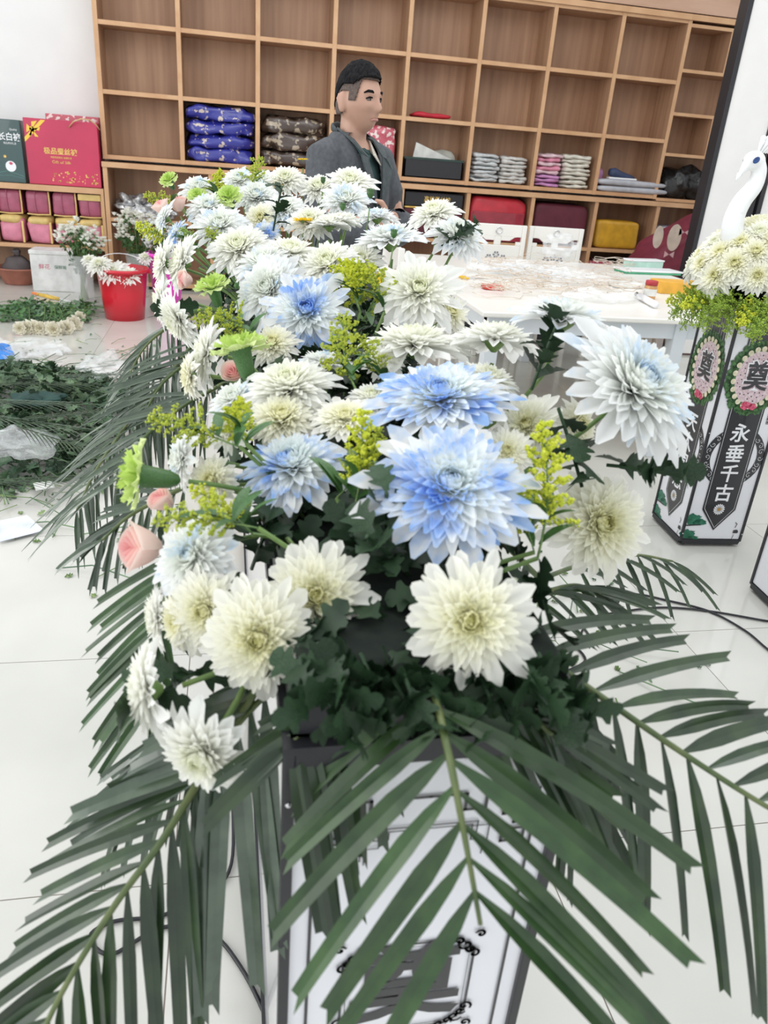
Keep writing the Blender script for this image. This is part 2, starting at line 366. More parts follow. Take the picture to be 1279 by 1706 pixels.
def mum_leaf(L=1.0, bend=-0.6, seed=0):
    rnd = random.Random(seed); vs = []; fs = []; x = z = 0; px = 0
    for (t, w) in LEAF_OUT:
        dt = (t-px)*L; e = bend*t; x += math.cos(e)*dt; z += math.sin(e)*dt; px = t
        wl, wr = w*L*rnd.uniform(.85, 1.15), w*L*rnd.uniform(.85, 1.15)
        vs += [(x, 0, z), (x+0.10*wl, wl, z+0.25*wl+rnd.uniform(-.02, .02)*L), (x+0.10*wr, -wr, z+0.25*wr+rnd.uniform(-.02, .02)*L)]
    for i in range(len(LEAF_OUT)-1):
        a = i*3; b = a+3; fs += [(a, b, b+1, a+1), (a, a+2, b+2, b)]
    return vs, fs
LEAFM = []
for i in range(4):
    vs, fs = mum_leaf(1.0, (-0.5, -0.9, -0.2, 0.35)[i], i); LEAFM.append(MB().add(vs, fs).mesh('leaf', M['leaf'], smooth=True))
def lance_leaf(name, m, W=0.12, bend=-0.8):
    mb = MB(); vs = []; fs = []; x = z = 0
    for i in range(7):
        t = i/6; w = W*math.sin(math.pi*min(1, t*0.95+0.05))**0.8; e = bend*t
        vs += [(x, w, z+w*.4), (x, 0, z), (x, -w, z+w*.4)]; x += math.cos(e)/6; z += math.sin(e)/6
    for i in range(6):
        for k in (0, 1): a = i*3+k; fs.append((a, a+1, a+4, a+3))
    return mb.add(vs, fs).mesh(name, m, smooth=True)
LANCE = lance_leaf('leaf', M['leaf_mid'])
def calyx_mesh():
    mb = MB(); mb.lathe([(0.06, -0.22), (0.13, -0.14), (0.22, -0.03), (0.26, 0.06), (0.2, 0.1)], 12)
    for k in range(12):
        a = k*math.pi/6; add_petal(mb, rz3(a), Vector((math.cos(a)*.2, math.sin(a)*.2, 0)), 0.22, 0.11, R(20), R(20), 0.2, 0, 2)
    return mb.mesh('calyx', M['stem'], smooth=True)
CALYX = calyx_mesh()
VAR = {}
def variant(kind, v, near):
    key = (kind, v, near)
    if key in VAR: return VAR[key]
    prm = [dict(n=300, dome=.8, outer=24), dict(n=340, dome=1.1, outer=22, flat=.4), dict(n=250, dome=.6, outer=22, wild=1.5), dict(n=280, dome=.75, outer=24, wild=1.3)][v % 4]
    mb, outs = mum_head(v*11+3, **prm); m = M[kind]
    if not near:
        for (a, org, L, W, e, b, q) in outs: add_petal(mb, rz3(a), org, L, W, e, b, .35, 1.0, 4)
        VAR[key] = (mb.mesh('petals', m, smooth=True, qt=True), None)
    else:
        pm = []
        for (a, org, L, W, e, b, q) in outs:
            p = MB(); add_petal(p, Matrix.Identity(3), Vector((0, 0, 0)), L, W, e, b, .35, 1.0, 6, twist=random.uniform(-.3, .3))
            pm.append((p.mesh('petal', m, smooth=True, qt=True), rz3(a).to_4x4(), org))
        VAR[key] = (mb.mesh('inner_petals', m, smooth=True, qt=True), pm)
    return VAR[key]
def basis_from(n, roll=0.0):
    n = n.normalized(); q = Vector((0, 0, 1)).rotation_difference(n); return q.to_matrix() @ Matrix.Rotation(roll, 3, 'Z')
def stem_pts(p, n, target, k=7):
    a = p-n*0.02; L = (target-a).length; c1 = a-n*L*0.45; c2 = target+Vector((0, 0, 0.4))*L*0.5; out = []
    for i in range(k+1):
        t = i/k; out.append(a*(1-t)**3+c1*3*t*(1-t)**2+c2*3*t*t*(1-t)+target*t**3)
    return out
FOAM_X, FOAM_Z = 0.172, 0.985
def foam_target(p):
    y = min(max(p.y+random.uniform(-.05, .05), 0.56), 2.62)
    return Vector((FOAM_X+max(-.10, min(.10, (p.x-FOAM_X)*.5)), y, FOAM_Z))
def flower_root(name, label, cat, group, p):
    return thing(name, label, cat, p, group)
def add_stem(t, p, n, target, rad, m, leaves=3, lsize=0.06, lmesh=None, rnd=random, lo=.25, hi=.75):
    pts = stem_pts(p, n, target); part('stem', MB().tube(pts, rad, 6), m, t, smooth=True)
    for k in range(leaves):
        u = lo+(hi-lo)*(k+rnd.random()*.5)/max(1, leaves); i = min(int(u*7), 6); q = pts[i].lerp(pts[i+1], u*7-i)
        az = rnd.uniform(0, 6.28); d = Vector((math.cos(az), math.sin(az), rnd.uniform(-.1, .5))).normalized()
        s = Vector((0, 0, 1)).cross(d).normalized(); u3 = d.cross(s); sz = lsize*rnd.uniform(.8, 1.3)
        mw = Matrix((d*sz, s*sz, u3*sz)).transposed().to_4x4(); mw.translation = q
        put(lmesh or rnd.choice(LEAFM), 'leaf', t, mw)
def mum(x, y, px, D, face, kind, label, group='chrysanthemums of the long display', near=None, v=None, leaves=2, name='chrysanthemum', target=None, zs=1.0):
    p = PD(x, y, D); n = IV(*face)
    n = (n+Vector((0, 0, 0.0))).normalized()
    dep = (p-EYE).dot(FW); Rr = 0.5*px*dep/CF*1.02
    if near is None: near = px >= 105
    v = random.randrange(4) if v is None else v
    t = flower_root(name, label, 'flower', group, p)
    me, pm = variant(kind, v, near); B = basis_from(n, random.uniform(0, 6.28)).to_4x4()
    B = B @ Matrix.Diagonal((Rr, Rr, Rr*zs, 1)); B.translation = p-n*Rr*0.22
    k = put(me, 'inner_petals' if near else 'petals', t, B, kind='stuff')
    if near:
        for (m, r4, o) in pm:
            put(m, 'petal', t, B @ Matrix.Translation(o) @ r4)
    put(CALYX, 'calyx', t, B)
    add_stem(t, p-n*Rr*.35, n, target or foam_target(p), 0.0032, M['stem'], leaves, 0.034, lo=.3, hi=.8)
    return t
def Dof(y):
    return float(np.interp(y, [290, 340, 390, 430, 480, 515, 570, 650, 700, 780, 820, 900], [2.35, 2.1, 1.85, 1.65, 1.5, 1.38, 1.2, .99, .92, .86, .78, .85]))
A = (0, -.5, .87)     # facing up and towards the viewer
U = (0, -1, .25)       # facing up
L_ = (-.8, -.35, .45)  # facing the left-hand side of the picture
F_ = (0, -.1, 1)
mums = [
 (397, 297, 54, 0, A, 'mum_pale', 'small white chrysanthemum at the far end beside the rear goldenrod tuft'),
 (475, 297, 60, 0, A, 'mum_white', 'white chrysanthemum under the tall yellow daisy at the far end'),
 (440, 300, 48, 2.45, A, 'mum_pale', 'white chrysanthemum half hidden behind the rearmost yellow daisy'),
 (583, 303, 70, 2.3, A, 'mum_white', 'round white chrysanthemum in front of the jacket of the standing man, upper of two'),
 (576, 332, 74, 2.15, A, 'mum_pale', 'round white chrysanthemum in front of the jacket of the standing man, lower of two'),
 (530, 312, 56, 2.3, A, 'mum_white', 'white chrysanthemum between the green bud and the round double blooms'),
 (329, 310, 54, 0, A, 'mum_pale', 'pale bluish chrysanthemum behind the two rear green carnations'),
 (346, 342, 62, 0, A, 'mum_pale', 'pale chrysanthemum just below the two rear green carnations'),
 (427, 325, 66, 0, A, 'mum_pale', 'bluish white chrysanthemum beside the rear green carnation, above a cream bloom'),
 (473, 345, 68, 0, A, 'mum_pale', 'pale blue chrysanthemum below the rearmost yellow daisy'),
 (434, 362, 48, 2.05, F_, 'mum_cream', 'small cream chrysanthemum tucked under the bluish blooms of the rear'),
 (366, 371, 84, 0, A, 'mum_pale', 'full white chrysanthemum with faint blue below the pair of green carnations'),
 (516, 366, 66, 2.0, A, 'mum_white', 'white chrysanthemum right behind the orange-centred yellow daisy'),
 (548, 372, 58, 1.95, U, 'mum_white', 'white chrysanthemum beside the orange-centred yellow daisy'),
 (568, 364, 62, 0, U, 'mum_white', 'white chrysanthemum seen edge-on behind the small green buds'),
 (628, 358, 64, 2.0, U, 'mum_pale', 'bluish white chrysanthemum seen edge-on under the man\'s sleeve'),
 (649, 394, 104, 1.8, (-.1, -.95, .4), 'mum_pale', 'wide white chrysanthemum with drooping outer petals behind a round bud'),
 (397, 411, 92, 0, (-.1, -.5, .85), 'mum_white', 'open white chrysanthemum with greenish heart in the middle of the rear'),
 (272, 362, 48, 0, L_, 'mum_pale', 'pale chrysanthemum beside the rear pair of pink roses'),
 (290, 388, 44, 1.9, L_, 'mum_blue', 'small light blue chrysanthemum below the rear pink roses'),
 (484, 415, 90, 1.72, (.1, -.75, .6), 'mum_white', 'white chrysanthemum with long petals below the orange-centred daisy'),
 (436, 434, 92, 1.68, (-.2, -.6, .7), 'mum_pale', 'white chrysanthemum with a small blue patch in the middle of the bed'),
 (440, 388, 40, 1.95, F_, 'mum_blue', 'little blue-tinged bloom among stems in the rear middle'),
 (446, 480, 108, 1.5, (-.35, -.2, .9), 'mum_pale', 'round chrysanthemum with a pale blue heart between two green carnations'),
 (545, 436, 96, 1.66, (-.2, -.5, .8), 'mum_white', 'white chrysanthemum at the edge of the middle goldenrod spray'),
 (600, 432, 74, 1.75, A, 'mum_white', 'white chrysanthemum half hidden behind the middle goldenrod spray'),
 (510, 514, 124, 1.38, (0, -.3, .95), 'mum_blue', 'star-shaped white chrysanthemum with a strong blue heart in mid bed'),
 (268, 438, 76, 1.8, (-.95, -.15, .3), 'mum_white', 'white chrysanthemum seen side-on at the shaded flank, uppermost of the column'),
 (300, 436, 78, 1.75, (-.85, -.2, .5), 'mum_white', 'white chrysanthemum facing the red bucket above a pink rosebud'),
 (265, 502, 68, 1.65, (-.95, .05, .3), 'mum_white', 'white chrysanthemum seen side-on below the pink rosebud'),
 (293, 535, 84, 1.5, (-.7, .5, .3), 'mum_white', 'drooping white chrysanthemum turned to the floor beside the fronds'),
 (338, 590, 96, 1.25, (-.95, -.05, .3), 'mum_white', 'large white chrysanthemum seen side-on behind the long green carnation'),
 (312, 628, 68, 1.22, (-.95, .1, .35), 'mum_cream', 'cream chrysanthemum seen side-on above the goldenrod tuft and long frond'),
 (453, 570, 72, 1.3, A, 'mum_cream', 'cream chrysanthemum beside the head of the long green carnation'),
 (480, 640, 138, 1.05, (-.1, -.75, .6), 'mum_white', 'broad white chrysanthemum in the middle of the bed below the long green carnation'),
 (540, 598, 84, 1.2, U, 'mum_pale', 'white chrysanthemum peeking out behind the central goldenrod stem'),
 (690, 563, 150, 1.2, (0, -.95, .35), 'mum_white', 'wide flat white chrysanthemum seen edge-on above the blue-tipped bloom'),
 (698, 480, 122, 1.42, (.05, -.35, .9), 'mum_white', 'star-shaped white chrysanthemum with pointed petals beside the goldenrod and yellow daisy'),
 (752, 518, 64, 1.48, (.5, -.3, .8), 'mum_cream', 'cream chrysanthemum partly hidden beside the star-shaped one near the chairs'),
 (722, 352, 76, 1.9, (-.2, -.7, .7), 'mum_white', 'upright white chrysanthemum on a tall stem before the white chair'),
 (765, 388, 84, 1.82, (.2, -.55, .8), 'mum_pale', 'white chrysanthemum with blue tinge overlapping the white chair back'),
 (825, 558, 122, 1.2, (.1, -.98, .1), 'mum_white', 'white chrysanthemum with its dark calyx showing below the table edge'),
 (942, 520, 140, 1.12, (.2, -.9, .3), 'mum_pale', 'tall-stemmed bluish chrysanthemum in front of the white table'),
 (1064, 640, 216, 1.0, (.4, -.45, .75), 'mum_pale', 'big white chrysanthemum reaching out towards the black and white pillar'),
 (735, 648, 196, .99, (-.1, -.75, .6), 'mum_blue', 'large chrysanthemum with blue tips behind the biggest bloom'),
 (815, 628, 96, 1.1, (.3, -.8, .5), 'mum_white', 'white chrysanthemum beside the large blue-tipped one'),
 (640, 600, 60, 1.15, A, 'mum_white', 'small white chrysanthemum between central goldenrod and the edge-on bloom'),
 (388, 662, 80, 1.08, (-.3, -.6, .7), 'mum_pale', 'pale blue chrysanthemum over the front goldenrod spray'),
 (380, 715, 64, .98, (-.3, -.3, .9), 'mum_white', 'white chrysanthemum half covered by the front goldenrod spray'),
 (470, 695, 104, 1.0, (0, -.6, .8), 'mum_cream', 'cream chrysanthemum right behind the pale blue front bloom'),
 (575, 690, 96, .98, (0, -.7, .6), 'mum_cream', 'cream chrysanthemum behind the goldenrod beside the biggest bloom'),
 (620, 660, 76, 1.04, (0, -.7, .6), 'mum_white', 'white chrysanthemum squeezed between goldenrod and the large blue-tipped bloom'),
 (876, 706, 96, 1.02, (-.3, -.3, .9), 'mum_cream', 'cream chrysanthemum among dark leaves beside the bright goldenrod tip'),
 (965, 706, 74, 1.1, (.5, -.2, .8), 'mum_cream', 'cream chrysanthemum half hidden below the stem of the outreaching bloom'),
 (845, 750, 74, .95, (0, -.3, .9), 'mum_cream', 'cream chrysanthemum peeking out beside the biggest blue bloom'),
 (297, 764, 88, .98, (-.9, -.05, .4), 'mum_pale', 'lilac-white chrysanthemum seen side-on behind the near green carnation'),
 (350, 800, 78, .95, (-.3, -.2, .9), 'mum_cream', 'yellowish cream chrysanthemum deep between the near goldenrod sprays'),
 (484, 768, 160, .90, (-.15, -.75, .6), 'mum_blue', 'light blue chrysanthemum with long drooping petals at the near edge'),
 (752, 800, 236, .78, (0, -.6, .8), 'mum_blue', 'biggest bloom of the bed, white chrysanthemum with a blue crown'),
 (1004, 872, 152, 1.02, (.2, -.1, .95), 'mum_cream', 'cream chrysanthemum facing out beneath the outreaching bloom'),
 (316, 926, 134, .80, (-.4, -.3, .85), 'mum_pale', 'bluish white chrysanthemum beside the large pink rose'),
 (526, 992, 158, .74, (.05, -.1, 1), 'mum_cream', 'cream chrysanthemum with open yellow heart facing out at the near edge, above a twin'),
 (430, 1066, 166, .715, (-.05, .05, 1), 'mum_cream', 'cream chrysanthemum with darker yellow heart, lower twin at the near edge'),
 (342, 1018, 118, .77, (-.3, 0, .95), 'mum_cream', 'cream chrysanthemum tucked beside the lower cream twin'),
 (296, 1036, 100, .80, (-.7, .1, .7), 'mum_cream', 'white chrysanthemum turned outwards behind the tucked cream one'),
 (258, 1030, 84, .84, (-.95, .1, .3), 'mum_white', 'white chrysanthemum seen side-on above the drooping frond'),
 (784, 1034, 180, .66, (0, -.05, 1), 'mum_cream', 'cream chrysanthemum with pointed petals hanging over the black tray'),
 (238, 1152, 142, .78, (-.95, .1, .25), 'mum_white', 'white chrysanthemum on a side stem with its dark calyx facing the box'),
 (334, 1262, 150, .74, (-.3, .45, .8), 'mum_white', 'lowest white chrysanthemum hanging over the palm fronds'),
]
NEARV = {}
def build_mums():
    for i, (x, y, px, D, face, kind, label) in enumerate(mums):
        if y < 300 or y > 0:
            tg = None
            p = PD(x, y, D or Dof(y))
            if p.y < 0.78 and p.z < 1.02: tg = Vector((max(.04, min(.26, .16+(p.x-.16)*.6)), 0.62, 0.97))
            if y > 1100: tg = Vector((0.06, 0.72, 0.97))
            v = 1 if 'round' in label or 'biggest' in label else (2 if 'star' in label or 'pointed' in label else None)
            zs = 0.8 if 'flat' in label else (0.55 if 'biggest' in label else .85)
            mum(x, y, px*1.13, D or Dof(y), face, kind, label, leaves=2, target=tg, v=v, zs=zs)
build_mums()

# ---------------- carnations, roses, daisies, buds
def carnation_mesh(name, m, seed=1, n=26):
    rnd = random.Random(seed); mb = MB()
    for k in range(n):
        q = (k+.5)/n; a = k*2.4; e0 = R(88-78*q**1.1+rnd.uniform(-5, 5)); L = .35+.65*q**.6
        C = rz3(a); W = .55+.35*q; seg, wn = 4, 8; vs = []; qs = []; fs = []
        x = z = 0
        for i in range(seg+1):
            t = i/seg; w = W*(0.2+0.8*t**.8); e = e0-R(20)*t*q
            for j in range(wn+1):
                u = j/wn*2-1; rf = (rnd.uniform(-.07, .07)+.09*math.sin(j*2.6+k))*t*t
                zz = z+rf+math.cos(u*1.2)*0; xx = x*math.cos(u*w*.55) + (rnd.uniform(-.06, .06) if i == seg else 0)
                vs.append(C @ Vector((xx+.02, math.sin(u*w*.9)*max(x, .12)*.95, zz))); qs.append((q, t, 0))
            x += math.cos(e)*L/seg; z += math.sin(e)*L/seg
        for i in range(seg):
            for j in range(wn): a0 = i*(wn+1)+j; fs.append((a0, a0+1, a0+wn+2, a0+wn+1))
        mb.add(vs, fs, 0, qs)
    return mb.mesh(name, m, smooth=True, qt=True)
CARN = carnation_mesh('petals', M['carn_green']); CARNW = carnation_mesh('petals', M['carn_white'], 5)
CCAL = MB().lathe([(0.05, -1.0), (0.16, -.92), (0.26, -.7), (0.30, -.35), (0.34, 0.02), (0.42, .12)], 14).mesh('calyx', M['leaf_mid'], smooth=True)
def bloom(name, cat, x, y, px, D, face, me, cal, label, group, rad=.0028, leaves=0, lm=None, zs=1.0, p=None, n=None, target=None, Rr=None, ls=.05):
    p = PD(x, y, D) if p is None else p; n = IV(*face) if n is None else n
    Rr = Rr or 0.5*px*(p-EYE).dot(FW)/CF
    t = flower_root(name, label, cat, group, p); B = basis_from(n, random.uniform(0, 6)).to_4x4() @ Matrix.Diagonal((Rr, Rr, Rr*zs, 1)); B.translation = p-n*Rr*.3
    put(me, 'petals', t, B)
    if cal: put(cal, 'calyx', t, B)
    add_stem(t, p-n*Rr*(1.0 if cal is CCAL else .4), n, target or foam_target(p), rad, M['stem'], leaves, ls, lm)
    return t
for (x, y, px, D, f, lb) in [
  (280, 297, 34, 2.2, (-.2, -.5, .8), 'small green carnation standing alone at the rear corner of the bed'),
  (328, 324, 36, 2.15, A, 'green carnation in the rear, the smaller one of the close pair'),
  (381, 324, 48, 2.1, A, 'green carnation in the rear, the larger one of the close pair'),
  (352, 472, 66, 1.5, (-.2, -.8, .5), 'green carnation in mid bed above a feathery goldenrod tuft'),
  (398, 574, 100, 1.14, (-.25, -.95, .15), 'long-necked green carnation with its green calyx showing, in the flank of the bed'),
  (222, 792, 118, .88, (-.95, -.1, .3), 'near green carnation seen side-on, sticking out beyond the pink rose'),
]: bloom('carnation', 'flower', x, y, px, D, f, CARN, CCAL, lb, 'green carnations', zs=1.0)
def rose_mesh():
    mb = MB()
    for k in range(13):
        q = k/12; a = k*2.1; r = .12+.5*q; h = 1.0-.15*q; C = rz3(a); vs = []; qs = []; fs = []
        for i in range(6):
            t = i/5; rr = r*(.35+.75*math.sin(t*math.pi*.55)**.8)+(.16*q*max(0, t-.75)*4)
            for j in range(9):
                u = (j/8*2-1)*1.15; zz = t*h*(1-.18*abs(u)**2)
                vs.append(C@Vector((rr*math.cos(u), rr*math.sin(u), zz-.3))); qs.append((q, t, 0))
        for i in range(5):
            for j in range(8): a0 = i*9+j; fs.append((a0, a0+1, a0+10, a0+9))
        mb.add(vs, fs, 0, qs)
    return mb.mesh('petals', M['rose_pink'], smooth=True, qt=True)
ROSE = rose_mesh()
for (x, y, px, D, f, lb) in [
  (268, 344, 40, 2.05, (-.4, -.7, .5), 'pale pink rose at the rear corner, the outer one of the pair'),
  (296, 338, 40, 2.1, (-.1, -.8, .5), 'pale pink rose at the rear corner, the inner one of the pair'),
  (307, 466, 40, 1.7, (-.8, .1, .6), 'pink rosebud under white blooms on the flank of the bed'),
  (388, 620, 50, 1.2, (-.2, -.3, .9), 'small pink rose peeking out below the long-necked green carnation'),
  (268, 832, 62, .95, (-.6, -.5, .6), 'pink rose just behind the near green carnation stem'),
  (340, 790, 44, 1.0, (-.3, -.3, .9), 'tiny peach-pink rose deep behind the near goldenrod spray'),
  (230, 912, 112, .87, (-.8, -.05, .55), 'largest pink rose, nearest to the viewer below the green carnation'),
]: bloom('rose', 'flower', x, y, px, D, f, ROSE, CALYX, lb, 'pink roses', leaves=1, zs=1.2)
def daisy_mesh():
    mb = MB()
    for k in range(26):
        a = k*2.4; add_petal(mb, rz3(a), Vector((math.cos(a)*.2, math.sin(a)*.2, 0)), .8, .3, R(18 if k % 2 else 5), R(-12), .2, 1, 3)
    for k in range(60):
        q = (k/60)**.5; a = k*2.4; mb.a = (0, 0, 0); mb.bead((math.cos(a)*.36*q, math.sin(a)*.36*q, .16-.1*q*q), .07)
    return mb.mesh('petals', M['daisy_yellow'], qt=True)
DAISY = daisy_mesh()
for (x, y, px, D, f, lb) in [
  (504, 263, 19, 2.35, (0, -.9, .4), 'small yellow daisy on the tallest thin stem at the far end'),
  (462, 306, 22, 2.3, (0, -.9, .4), 'yellow daisy resting on the far white blooms'),
  (504, 362, 36, 1.98, (0, -.95, .3), 'orange-yellow daisy on a leafy stem in the middle of the rear'),
  (642, 462, 36, 1.62, (.3, -.4, .8), 'yellow daisy half hidden behind the middle goldenrod spray'),
]: bloom('daisy', 'flower', x, y, px, D, f, DAISY, CALYX, lb, 'yellow daisies', leaves=4, lm=LANCE, rad=.0022, ls=.07)
BUD = MB().lathe([(0.02, -1), (0.5, -.7), (.85, -.1), (.75, .5), (.3, .85), (0, .9)], 10)
for k in range(9):
    a = k*.7; add_petal(BUD, rz3(a), Vector((math.cos(a)*.6, math.sin(a)*.6, -.3)), 1.2, .45, R(70), R(15), .3, 0, 3)
BUD = BUD.mesh('bud_head', M['leaf_mid'], smooth=True)
for (x, y, px, D, lb) in [(538, 300, 10, 2.2, 'slender green bud standing before the man\'s elbow'), (617, 322, 15, 1.95, 'round green bud on a tall stem beside the round double blooms'),
    (571, 344, 12, 2.0, 'green bud just above the edge-on white blooms'), (656, 389, 14, 1.7, 'round green bud in front of the wide drooping bloom'), (394, 476, 10, 1.4, 'small dark bud on a bare stem beside the mid green carnation')]:
    p = PD(x, y, D); t = flower_root('flower_bud', lb, 'bud', 'green buds on thin stems', p); s = .5*px*(p-EYE).dot(FW)/CF
    B = Matrix.Diagonal((s, s, s*1.2, 1)); B.translation = p; put(BUD, 'bud_head', t, B)
    add_stem(t, p-Vector((0, 0, s)), Vector((0, 0, 1)), foam_target(p), .0016, M['stem'], 3, .06, LANCE)

# ---------------- goldenrod sprays
def goldenrod_mesh(seed, n=30, m='goldenrod', bead=0.013, spread=1.0):
    """unit-length plume along +Z leaning to +X: stem and branchlets with bead florets"""
    rnd = random.Random(seed); st = MB(); fl = MB(); main = []
    for i in range(9): t = i/8; main.append(Vector((.16*t*t, .03*math.sin(t*4), t)))
    st.tube(main, [.010*(1-.6*i/8) for i in range(9)], 5)
    for k in range(n):
        t = .22+.76*(k/n); i = min(int(t*8), 7); p = main[i].lerp(main[i+1], t*8-i); L = spread*(.36*(1-t)**.7+.05)*rnd.uniform(.6, 1.2); a = k*2.4
        d = Vector((math.cos(a), math.sin(a), rnd.uniform(.5, 1.1))).normalized(); pts = []
        for j in range(6): u = j/5; pts.append(p+d*L*u+Vector((0, 0, -.25*L*u*u)))
        st.tube(pts, [.005, .004, .004, .003, .003, .002], 3, cap=False)
        for j in range(int(L*95)+4):
            u = rnd.uniform(.12, 1.05); jj = min(int(u*5), 4); q = pts[jj].lerp(pts[jj+1], u*5-jj)
            fl.bead(q+Vector((rnd.gauss(0, .012), rnd.gauss(0, .012), rnd.gauss(.01, .012))), bead*rnd.uniform(.7, 1.4))
    return st.mesh('stem', M['stem'], smooth=True), fl.mesh('florets', M[m])
GOLD = [goldenrod_mesh(1), goldenrod_mesh(2, 24), goldenrod_mesh(3, 34, 'goldenrod2', .015, .8), goldenrod_mesh(4, 40, 'asparagus', .010, 1.1)]
def spray(a, b, v, label, group='goldenrod sprays in the display', base=True, leaves=5, roll=None, name='goldenrod_spray', width=1.0):
    """plume from point a (root) to b (tip)"""
    d = b-a; L = d.length; t = flower_root(name, label, 'flower', group, a)
    B = basis_from(d, random.uniform(0, 6.28) if roll is None else roll).to_4x4() @ Matrix.Diagonal((L*width, L*width, L, 1)); B.translation = a
    sm, fm = GOLD[v]; put(sm, 'stem', t, B); put(fm, 'florets', t, B, kind='stuff')
    for k in range(leaves):
        az = random.uniform(0, 6.28); u = random.uniform(.02, .35); q = a+d*u
        dd = (Vector((math.cos(az), math.sin(az), .5))+d.normalized()*.7).normalized(); s = dd.cross(Vector((0, 0, 1))).normalized(); u3 = s.cross(dd); sz = random.uniform(.04, .058)
        mw = Matrix((dd*sz, s*sz, u3*sz)).transposed().to_4x4(); mw.translation = q; put(LANCE, 'leaf', t, mw)
    if base: part('lower_stem', MB().tube([a, a.lerp(foam_target(a), .5)+Vector((0, 0, .01)), foam_target(a)], .0025, 5), M['stem'], t)
    return t
for (ax, ay, aD, bx, by, bD, v, w_, lb) in [
  (362, 330, 2.15, 357, 278, 2.2, 2, 1.3, 'bushy yellow-green goldenrod tuft at the far end'),
  (424, 320, 2.2, 418, 262, 2.3, 0, 1.0, 'thin goldenrod spray rising before the blue quilts'),
  (300, 345, 2.1, 240, 322, 2.1, 0, 1.0, 'goldenrod spray pointing out beside the lone rear carnation'),
  (290, 400, 2.0, 226, 372, 2.0, 2, 1.3, 'bright goldenrod clump beside the purple pail, below the rear roses'),
  (330, 420, 1.85, 300, 380, 1.85, 3, 1.2, 'dull green spray with tiny florets below the rear pink roses'),
  (372, 415, 1.85, 345, 372, 1.9, 0, 1.0, 'goldenrod sprig between the full white blooms of the rear'),
  (600, 520, 1.40, 588, 415, 1.5, 2, 1.5, 'dense goldenrod spray in the middle, before the cream table'),
  (640, 520, 1.40, 625, 440, 1.5, 0, 1.3, 'looser goldenrod spray next to the hidden yellow daisy'),
  (598, 660, 1.05, 552, 515, 1.15, 0, 1.0, 'tall goldenrod stem in the centre of the bed beside the star-shaped blue bloom'),
  (640, 640, 1.1, 618, 560, 1.12, 0, 1.0, 'small goldenrod sprig beside the edge-on white bloom'),
  (430, 560, 1.3, 338, 505, 1.35, 0, 1.2, 'feathery goldenrod tuft between the two middle green carnations'),
  (400, 745, .88, 250, 672, .92, 0, .9, 'long goldenrod spray arching out above the near green carnation'),
  (410, 740, .88, 380, 655, .95, 2, 1.3, 'short goldenrod spray standing before the broad white bloom'),
  (430, 880, .76, 262, 836, .78, 0, .9, 'goldenrod spray lying over the bluish bloom and the pink rose'),
  (420, 890, .82, 330, 800, .84, 2, 1.0, 'goldenrod spray rising towards the light blue near bloom'),
  (590, 850, .83, 600, 690, .86, 2, 1.1, 'goldenrod spray between the two big blue blooms'),
  (560, 830, .84, 645, 730, .86, 0, 1.0, 'goldenrod sprig leaning on the biggest blue bloom'),
  (895, 930, .82, 922, 712, .86, 2, 1.0, 'bright upright goldenrod plume beside the biggest bloom'),
  (890, 920, .83, 865, 790, .85, 2, 1.0, 'second bright goldenrod plume tucked close to the biggest bloom'),
]: spray(PD(ax, ay, aD), PD(bx, by, bD), v, lb, width=w_*1.1)

# ---------------- dark leafy stems filling the bed
def leafy(p, up, label, n=7, sz=.040, L=.10):
    t = flower_root('leafy_stem', label, 'leaves', 'dark leafy stems of the display', p); up = up.normalized(); pts = [p+up*L*k/4+Vector((0, 0, -.1*L*(k/4)**2)) for k in range(5)]
    part('stem', MB().tube(pts, .0024, 5), M['leaf'], t)
    for k in range(n):
        az = k*2.4+random.uniform(-.4, .4); u = .15+.85*k/n; q = p+up*L*u
        dd = (Vector((math.cos(az), math.sin(az), .1))+up*.5).normalized(); s = dd.cross(up).normalized(); u3 = s.cross(dd); z = sz*random.uniform(.75, 1.25)
        mw = Matrix((dd*z, s*z, u3*z)).transposed().to_4x4(); mw.translation = q; put(random.choice(LEAFM), 'leaf', t, mw)
PLACES = [(600, 930, .84), (650, 900, .82), (690, 960, .80), (640, 1000, .82), (420, 950, .90)]
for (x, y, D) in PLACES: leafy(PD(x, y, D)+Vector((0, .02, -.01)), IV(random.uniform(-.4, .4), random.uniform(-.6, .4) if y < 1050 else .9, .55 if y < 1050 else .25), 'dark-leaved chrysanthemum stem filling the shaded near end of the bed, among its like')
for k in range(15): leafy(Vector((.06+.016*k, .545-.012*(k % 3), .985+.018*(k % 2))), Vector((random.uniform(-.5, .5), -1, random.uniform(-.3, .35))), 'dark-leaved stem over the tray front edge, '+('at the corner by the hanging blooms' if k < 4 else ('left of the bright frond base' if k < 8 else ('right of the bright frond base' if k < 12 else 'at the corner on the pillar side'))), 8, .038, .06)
for (x, y, D, f, lb) in [(1010, 775, 1.0, (.9, .1, .4), 'leafy stem reaching out below the big outreaching bloom'), (885, 650, 1.08, (.3, -.9, .2), 'leafy stem below the tall-stemmed bluish bloom'),
     (930, 680, 1.0, (.2, .8, .3), 'big dark leaves beside the stem of the outreaching bloom'), (345, 1110, .84, (-.5, .2, .7), 'leafy side shoot carrying the lowest blooms'),
     (455, 385, 1.85, (.2, -.8, .3), 'leafy shoot standing among the rear blooms'), (300, 505, 1.66, (0, .3, .6), 'dark leaves behind the side-on blooms of the flank'), (735, 410, 1.8, (.6, -.3, .5), 'dark leaves under the two blooms before the chair'), (590, 1010, .84, (.1, .5, .9), 'broad dark leaves beside the upper cream twin')]:
    leafy(PD(x, y, D), IV(*f), lb, 8, .045 if y > 600 else .040)
